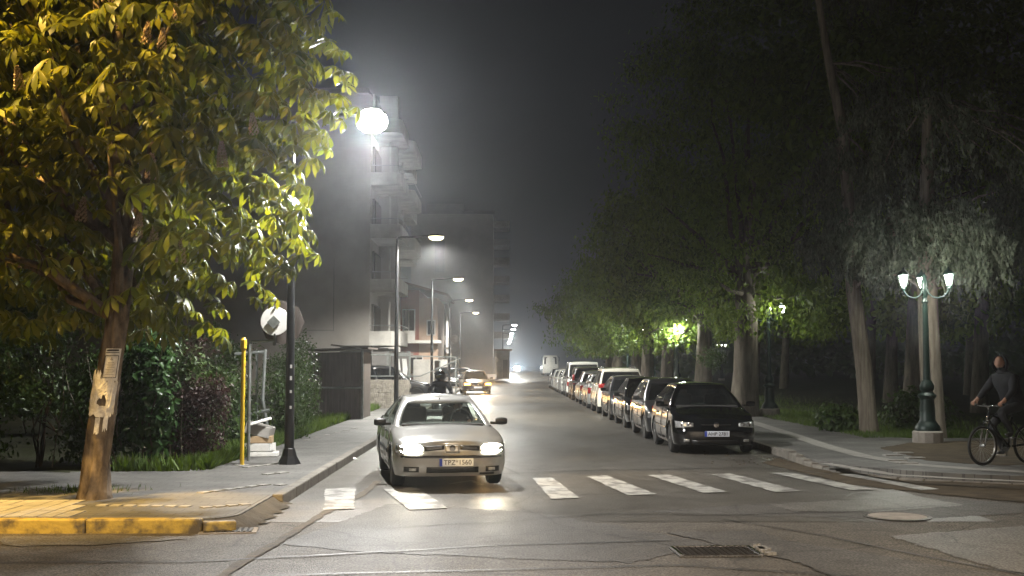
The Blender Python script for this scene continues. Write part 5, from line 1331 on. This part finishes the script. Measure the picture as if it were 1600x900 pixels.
for k in range(6):
    for sg in (-1, 1): MB().box((sg * 1.235, -3.9 + k * 1.55, 2.1), (.04, 1.4, .85)).build('side_window', M['winglass'], CO)
for yy in (-3.4, 2.6):
    for sg in (-1, 1): wheel(CO, sg * 1.1, yy, .48, .28)
for sg in (-1, 1):
    MB().box((sg * .85, -5.27, .85), (.35, .05, .18)).build('headlight', M['head_on_w'] if sg < 0 else M['lens'], CO)
    MB().tube([(sg * 1.1, -5.1, 2.9), (sg * 1.4, -5.4, 2.8), (sg * 1.4, -5.4, 2.2)], .05, 5).build('mirror', M['rubber'], CO)

# ============================================================ PEOPLE
def figure(name, V, E, Rr, matfn, mats, parent=None, head=None, loc=(0, 0, 0), rz=0, fingers=None):
    me = bpy.data.meshes.new(name); me.from_pydata(V, E, []); o = bpy.data.objects.new(name, me); COL.objects.link(o)
    md = o.modifiers.new('skin', 'SKIN'); md.use_smooth_shade = True
    for i, r_ in enumerate(Rr):
        rr = r_ if isinstance(r_, tuple) else (r_, r_); me.skin_vertices[0].data[i].radius = rr; me.skin_vertices[0].data[i].use_root = (i == 0)
    ss = o.modifiers.new('sub', 'SUBSURF'); ss.levels = 2; ss.render_levels = 2
    dg = bpy.context.evaluated_depsgraph_get(); dg.update(); bmesh_me = bpy.data.meshes.new_from_object(o.evaluated_get(dg)); bpy.data.objects.remove(o)
    bm = bmesh.new(); bm.from_mesh(bmesh_me)
    if head:
        hc, hs, face = head; face = Vector(face).normalized(); up = Vector((0, 0, 1)); rt = face.cross(up).normalized(); up = rt.cross(face)
        r_ = bmesh.ops.create_uvsphere(bm, u_segments=20, v_segments=16, radius=1)
        for v in r_['verts']:
            x, y, z = v.co; f_ = y; w_ = .075 * x; d_ = .095 * y; h_ = .118 * z
            if z < -.2: w_ *= 1 - .28 * (-z - .2); d_ *= 1 - .15 * (-z - .2)
            if f_ > .55 and abs(x) < .25: d_ += .018 * math.exp(-((z + .12) / .18) ** 2) * (1 - abs(x) / .25) * 1.4
            if f_ > .4 and .2 < abs(x) < .6 and -.05 < z < .2: d_ -= .010
            if f_ > .6 and -.55 < z < -.42: d_ += .004
            if abs(x) > .9 and abs(z) < .3: w_ *= 1.1
            v.co = Vector(hc) + (rt * w_ + face * d_ + up * h_) * hs
    bm.to_mesh(bmesh_me); bm.free()
    q = link(name, bmesh_me, mats, parent, True); q.location = loc; q.rotation_euler = (0, 0, rz)
    for p in bmesh_me.polygons: p.material_index = matfn(p.center, p.index)
    return q

def hand(V, E, Rr, root, wrist, d, curl, side):
    """five curled finger chains from wrist index; d = finger direction, curl = curl direction, side = thumb side"""
    d, curl, side = Vector(d).normalized(), Vector(curl).normalized(), Vector(side).normalized(); w = Vector(V[wrist])
    palm = len(V); V.append(tuple(w + d * .05)); E.append((wrist, palm)); Rr.append((.032, .02))
    for k, ln in enumerate((.9, 1.0, .95, .75)):
        b = w + d * .085 + side * (.03 - .02 * k); i0 = len(V)
        V += [tuple(b), tuple(b + (d * .6 + curl * .5) * .032 * ln), tuple(b + (d * .45 + curl * 1.5) * .034 * ln), tuple(b + (-d * .1 + curl * 2.0) * .034 * ln)]
        Rr += [.010, .009, .0085, .0075]; E += [(palm, i0), (i0, i0 + 1), (i0 + 1, i0 + 2), (i0 + 2, i0 + 3)]
    b = w + d * .035 + side * .035; i0 = len(V)
    V += [tuple(b), tuple(b + side * .02 + d * .02 + curl * .02), tuple(b + side * .012 + d * .035 + curl * .05)]; Rr += [.012, .0105, .009]; E += [(palm, i0), (i0, i0 + 1), (i0 + 1, i0 + 2)]

# bicycle: local +x = forward
BX, BY = (1533 - 785) * 20.0 / 1850, 20.0
HD = R(180 + 25)    # heading
bike = empty('bicycle', (BX, BY, .135), HD, 'dark mountain bicycle being ridden out of the right edge', 'bicycle')
# front wheel centre at local origin
def bwheel(x):
    R_ = .335; mb = MB(); n = 40
    for (r_, rad) in ((R_ - .022, .024),):
        pts = [(x + r_ * math.cos(2 * math.pi * i / n), 0, R_ + r_ * math.sin(2 * math.pi * i / n)) for i in range(n + 1)]; mb.tube(pts, rad, 8, cap=False)
    w_ = mb.build('wheel', M['tyre'], bike, True)
    pts = [(x + (R_ - .05) * math.cos(2 * math.pi * i / n), 0, R_ + (R_ - .05) * math.sin(2 * math.pi * i / n)) for i in range(n + 1)]
    MB().tube(pts, .011, 6, cap=False).build('rim', M['rim'], w_, True)
    sp_ = MB()
    for i in range(28):
        a_ = 2 * math.pi * i / 28; sp_.tube([(x + .02 * math.cos(a_ + 1), (.03 if i % 2 else -.03), R_ + .02 * math.sin(a_ + 1)), (x + (R_ - .055) * math.cos(a_), 0, R_ + (R_ - .055) * math.sin(a_))], .0014, 4)
    sp_.tube([(x, -.05, R_), (x, .05, R_)], .02, 8); sp_.build('spokes', M['rim'], w_)
bwheel(0); bwheel(-1.06)
MB().tube([(0, -.055, .335), (-.06, -.055, .60), (-.10, -.05, .72)], [.014, .02, .022], 8).tube([(0, .055, .335), (-.06, .055, .60), (-.10, .05, .72)], [.014, .02, .022], 8).tube([(-.10, -.06, .72), (-.10, .06, .72)], .024, 8).tube([(-.10, 0, .72), (-.155, 0, .90)], .022, 8).build('fork', M['chrome'], bike, True)
MB().tube([(-.14, 0, .86), (-.66, 0, .72)], .019, 8).tube([(-.13, 0, .78), (-.60, 0, .30)], .022, 8).tube([(-.60, 0, .30), (-.70, 0, .80)], .018, 8).tube([(-.60, .03, .30), (-1.06, .055, .335)], .011, 6).tube([(-.60, -.03, .30), (-1.06, -.055, .335)], .011, 6).tube([(-.69, 0, .74), (-1.06, .055, .335)], .010, 6).tube([(-.69, 0, .74), (-1.06, -.055, .335)], .010, 6).build('frame', P_black, bike, True)
MB().tube([(-.155, 0, .90), (-.16, 0, .97), (-.10, 0, 1.0)], .017, 8).tube([(-.13, -.31, 1.02), (-.10, -.12, 1.0), (-.10, .12, 1.0), (-.13, .31, 1.02)], .0125, 8).build('handlebar', M['chrome'], bike, True)
MB().tube([(-.13, -.32, 1.02), (-.115, -.20, 1.01)], .018, 8).tube([(-.13, .32, 1.02), (-.115, .20, 1.01)], .018, 8).build('grip', M['rubber'], bike, True)
MB().tube([(-.70, 0, .80), (-.73, 0, .94)], .014, 6).box((-.76, 0, .96), (.27, .13, .05)).build('saddle', M['rubber'], bike, bevel=.02)
MB().lathe([(.09, -.006), (.09, .006)], (-.60, -.055, .30), 22, axis='y').tube([(-.60, -.06, .30), (-.64, -.08, .14)], .012, 6).tube([(-.60, .06, .30), (-.56, .08, .46)], .012, 6).box((-.64, -.13, .135), (.09, .10, .02)).box((-.56, .13, .465), (.09, .10, .02)).build('crankset', M['chrome'], bike)
MB().box((-.09, -.02, 1.03), (.05, .05, .03)).build('bell', M['chrome'], bike, bevel=.01)
# rider (same local frame): +x forward, y left
V = [(-.74, 0, 1.03), (-.70, 0, 1.18), (-.62, 0, 1.34), (-.54, 0, 1.48), (-.49, 0, 1.56), (-.46, 0, 1.64)]
E = [(0, 1), (1, 2), (2, 3), (3, 4), (4, 5)]; Rr = [(.20, .18), (.205, .18), (.215, .18), (.20, .15), (.105, .105), (.06, .06)]
for sg in (-1, 1):
    i = len(V)
    V += [(-.54, sg * .19, 1.47), (-.40, sg * .30, 1.24), (-.20, sg * .29, 1.08)]
    Rr += [(.09, .09), (.068, .068), (.038, .038)]; E += [(3, i), (i, i + 1), (i + 1, i + 2)]
    hand(V, E, Rr, 0, i + 2, (1, 0, -.25), (-.15, 0, -1), (0, -sg, 0))
    i = len(V)
    if sg < 0: kn, an, toe = (-.36, -.13, .66), (-.62, -.13, .24), (-.46, -.13, .18)
    else: kn, an, toe = (-.28, .13, .90), (-.54, .13, .57), (-.40, .13, .50)
    hip = (-.74, sg * .10, .98)
    V += [hip, kn, an, (an[0] + .02, an[1], an[2] - .06), toe]
    Rr += [(.105, .105), (.075, .075), (.05, .05), (.045, .045), (.042, .03)]; E += [(0, i), (i, i + 1), (i + 1, i + 2), (i + 2, i + 3), (i + 3, i + 4)]
def rider_mat(c, i):
    if c.z > 1.645: return 1
    if c.x > -.215 and c.z > .9: return 1
    if c.z < 1.02 and c.x < -.25 or c.z < .9: return 2 if (c.z > .56 or (c.y < 0 and c.z > .25)) else 3
    return 0
rider = figure('person', V, E, Rr, rider_mat, [M['jacket'], M['skin'], M['trousers'], M['shoe']], None, ((-.44, 0, 1.72), 1.0, (.93, .35, -.12)), (BX, BY, .135), HD)
tag(rider, 'person in dark hooded clothes riding the bicycle at the right edge', 'person')
mb = MB(); rows = []
for i in range(9):
    th = math.pi * i / 8 * .98; row = []
    for j in range(13):
        ph = R(-118 + 236 * j / 12); x = -math.cos(ph) * math.sin(th); y = math.sin(ph) * math.sin(th); z = math.cos(th)
        a_ = math.atan2(.35, .93); xr = x * math.cos(a_) - y * math.sin(a_); yr = x * math.sin(a_) + y * math.cos(a_)
        row.append((-.462 + .135 * xr, .135 * yr, 1.70 + .165 * z))
    rows.append(row)
o = mb.grid(rows).build('hood', M['jacket'], rider, True); sd = o.modifiers.new('s', 'SOLIDIFY'); sd.thickness = .014
MB().box((-.52, -.135, .155), (.26, .09, .03)).build('shoe_sole', M['sole'], rider, bevel=.01)

# driver of the silver car
drv = empty('person', (0, 0, 0)); bpy.data.objects.remove(drv)
V = [(0, .12, .72), (0, .10, .95), (0, .08, 1.06), (0, .05, 1.12), (0, .04, 1.15)]; E = [(0, 1), (1, 2), (2, 3), (3, 4)]; Rr = [(.17, .12), (.18, .12), (.15, .10), (.055, .055), (.05, .05)]
for sg in (-1, 1):
    i = len(V); V += [(sg * .18, .06, 1.03), (sg * .22, -.12, .86), (sg * .16, -.42, .98)]; Rr += [(.065, .065), (.05, .05), (.03, .03)]; E += [(2, i), (i, i + 1), (i + 1, i + 2)]
    hand(V, E, Rr, 0, i + 2, (0, -1, .1), (0, -.2, -1), (-sg, 0, .3))
Mc = Matrix.Translation((cx, cy, .012)) @ Matrix.Rotation(a, 4, 'Z')
pl_ = Mc @ Vector((.36, s.yf + 2.24, 0))
dp = figure('person', V, E, Rr, lambda c, i: 1 if (c.z > 1.13 or c.y < -.36) else 0, [M['jacket'], M['skin']], None, ((0, .01, 1.22), .95, (0, -1, 0)), pl_, a)
dp.scale = (.95, .95, .93)
tag(dp, 'driver in dark clothes at the wheel of the silver saloon', 'person')
hr = MB().lathe([(.02, .115), (.07, .09), (.088, .04), (.09, -.02), (.07, -.06)], (0, .03, 1.23), 14).build('hair', M['ink'], dp, True)

# scooter and rider behind the silver car
sx, sy = -1.62, 31.0
SCO = empty('scooter', (sx, sy, .01), R(4), 'dark scooter following behind the silver saloon', 'scooter')
for yy in (-.62, .62):
    w_ = MB().lathe([(.12, -.05), (.2, -.055), (.235, -.03), (.235, .03), (.2, .055), (.12, .05)], (0, yy, .235), 20, axis='x').build('wheel', M['tyre'], SCO, True)
    MB().lathe([(.12, -.03), (.12, .03)], (0, yy, .235), 16, axis='x').build('rim', M['rim'], w_)
rows = []
for (z, hw_, y) in ((.34, .12, -.52), (.5, .2, -.52), (.8, .18, -.46), (1.0, .12, -.40)): rows.append([(-hw_, y + .05, z), (-hw_ * .6, y - .03, z), (0, y - .06, z), (hw_ * .6, y - .03, z), (hw_, y + .05, z)])
o = MB().grid(rows).build('front_shield', P_char, SCO, True); o.modifiers.new('s', 'SOLIDIFY').thickness = .03
MB().box((0, -.05, .3), (.28, .75, .08)).box((0, .42, .5), (.26, .62, .34)).build('body', P_char, SCO, bevel=.06)
MB().box((0, .38, .76), (.27, .7, .10)).build('seat', M['rubber'], SCO, bevel=.04)
MB().tube([(0, -.62, .235), (0, -.45, .7), (0, -.36, 1.02)], .025, 6).tube([(-.33, -.30, 1.06), (-.1, -.38, 1.04), (.1, -.38, 1.04), (.33, -.30, 1.06)], .014, 6).build('handlebar', M['rubber'], SCO)
for sg in (-1, 1): MB().tube([(sg * .24, -.34, 1.05), (sg * .3, -.36, 1.25)], .007, 4).box((sg * .33, -.37, 1.29), (.11, .02, .07)).build('mirror', M['rubber'], SCO)
MB().lathe([(.07, 0), (.06, -.02)], (0, -.60, .90), 12, axis='y').build('headlight', M['lens'], SCO)
MB().box((0, .8, .95), (.36, .3, .28)).build('top_box', M['rubber'], SCO, bevel=.03)
V = [(0, .32, .90), (0, .30, 1.05), (0, .24, 1.22), (0, .18, 1.34), (0, .15, 1.40), (0, .14, 1.44)]; E = [(0, 1), (1, 2), (2, 3), (3, 4), (4, 5)]; Rr = [(.17, .13), (.16, .12), (.18, .13), (.15, .10), (.06, .06), (.05, .05)]
for sg in (-1, 1):
    i = len(V); V += [(sg * .2, .17, 1.30), (sg * .29, .0, 1.10), (sg * .27, -.22, 1.09)]; Rr += [(.07, .07), (.055, .055), (.035, .035)]; E += [(3, i), (i, i + 1), (i + 1, i + 2)]
    hand(V, E, Rr, 0, i + 2, (0, -1, 0), (0, -.1, -1), (-sg, 0, 0))
    i = len(V); V += [(sg * .11, .26, .84), (sg * .16, -.16, .80), (sg * .13, -.12, .42), (sg * .13, -.28, .36)]; Rr += [(.1, .1), (.07, .07), (.05, .05), (.045, .03)]; E += [(0, i), (i, i + 1), (i + 1, i + 2), (i + 2, i + 3)]
sr = figure('person', V, E, Rr, lambda c, i: 1 if c.z > 1.44 else (2 if c.z < .9 else 0), [M['jacket'], M['skin'], M['trousers']], None, ((0, .10, 1.50), 1.0, (0, -1, 0)), (sx, sy, .01), R(4))
tag(sr, 'helmeted rider in dark jacket on the scooter', 'person')
mb = MB(); rows = []
for i in range(10):
    th = math.pi * (.02 + .72 * i / 9); rows.append([(.145 * math.sin(th) * math.cos(2 * math.pi * j / 18), .11 + .165 * math.sin(th) * math.sin(2 * math.pi * j / 18), 1.52 + .155 * math.cos(th)) for j in range(18)])
he = mb.grid(rows, closed=True).build('helmet', P_char, sr, True)
MB().add([(-.10, -.045, 1.46), (.10, -.045, 1.46), (.10, -.04, 1.54), (-.10, -.04, 1.54), (0, -.075, 1.47), (0, -.07, 1.54)], [(0, 4, 5, 3), (4, 1, 2, 5)]).build('visor', M['chrome'], he)

# ============================================================ night haze: volume added for the glow round the lamps and the faded distance
hz = MB().box((8, 220, 15.4), (150, 512, 34.8)).build('haze', bpy.data.materials.new('haze')); tag(hz, kind='stuff')
hm = hz.data.materials[0]; hm.use_nodes = True; n_ = hm.node_tree
for x in list(n_.nodes):
    if x.type == 'BSDF_PRINCIPLED': n_.nodes.remove(x)
pv_ = n_.nodes.new('ShaderNodeVolumePrincipled'); pv_.inputs['Color'].default_value = (.82, .86, .9, 1); pv_.inputs['Density'].default_value = HAZE; pv_.inputs['Anisotropy'].default_value = .86
n_.links.new(pv_.outputs[0], n_.nodes['Material Output'].inputs['Volume'])
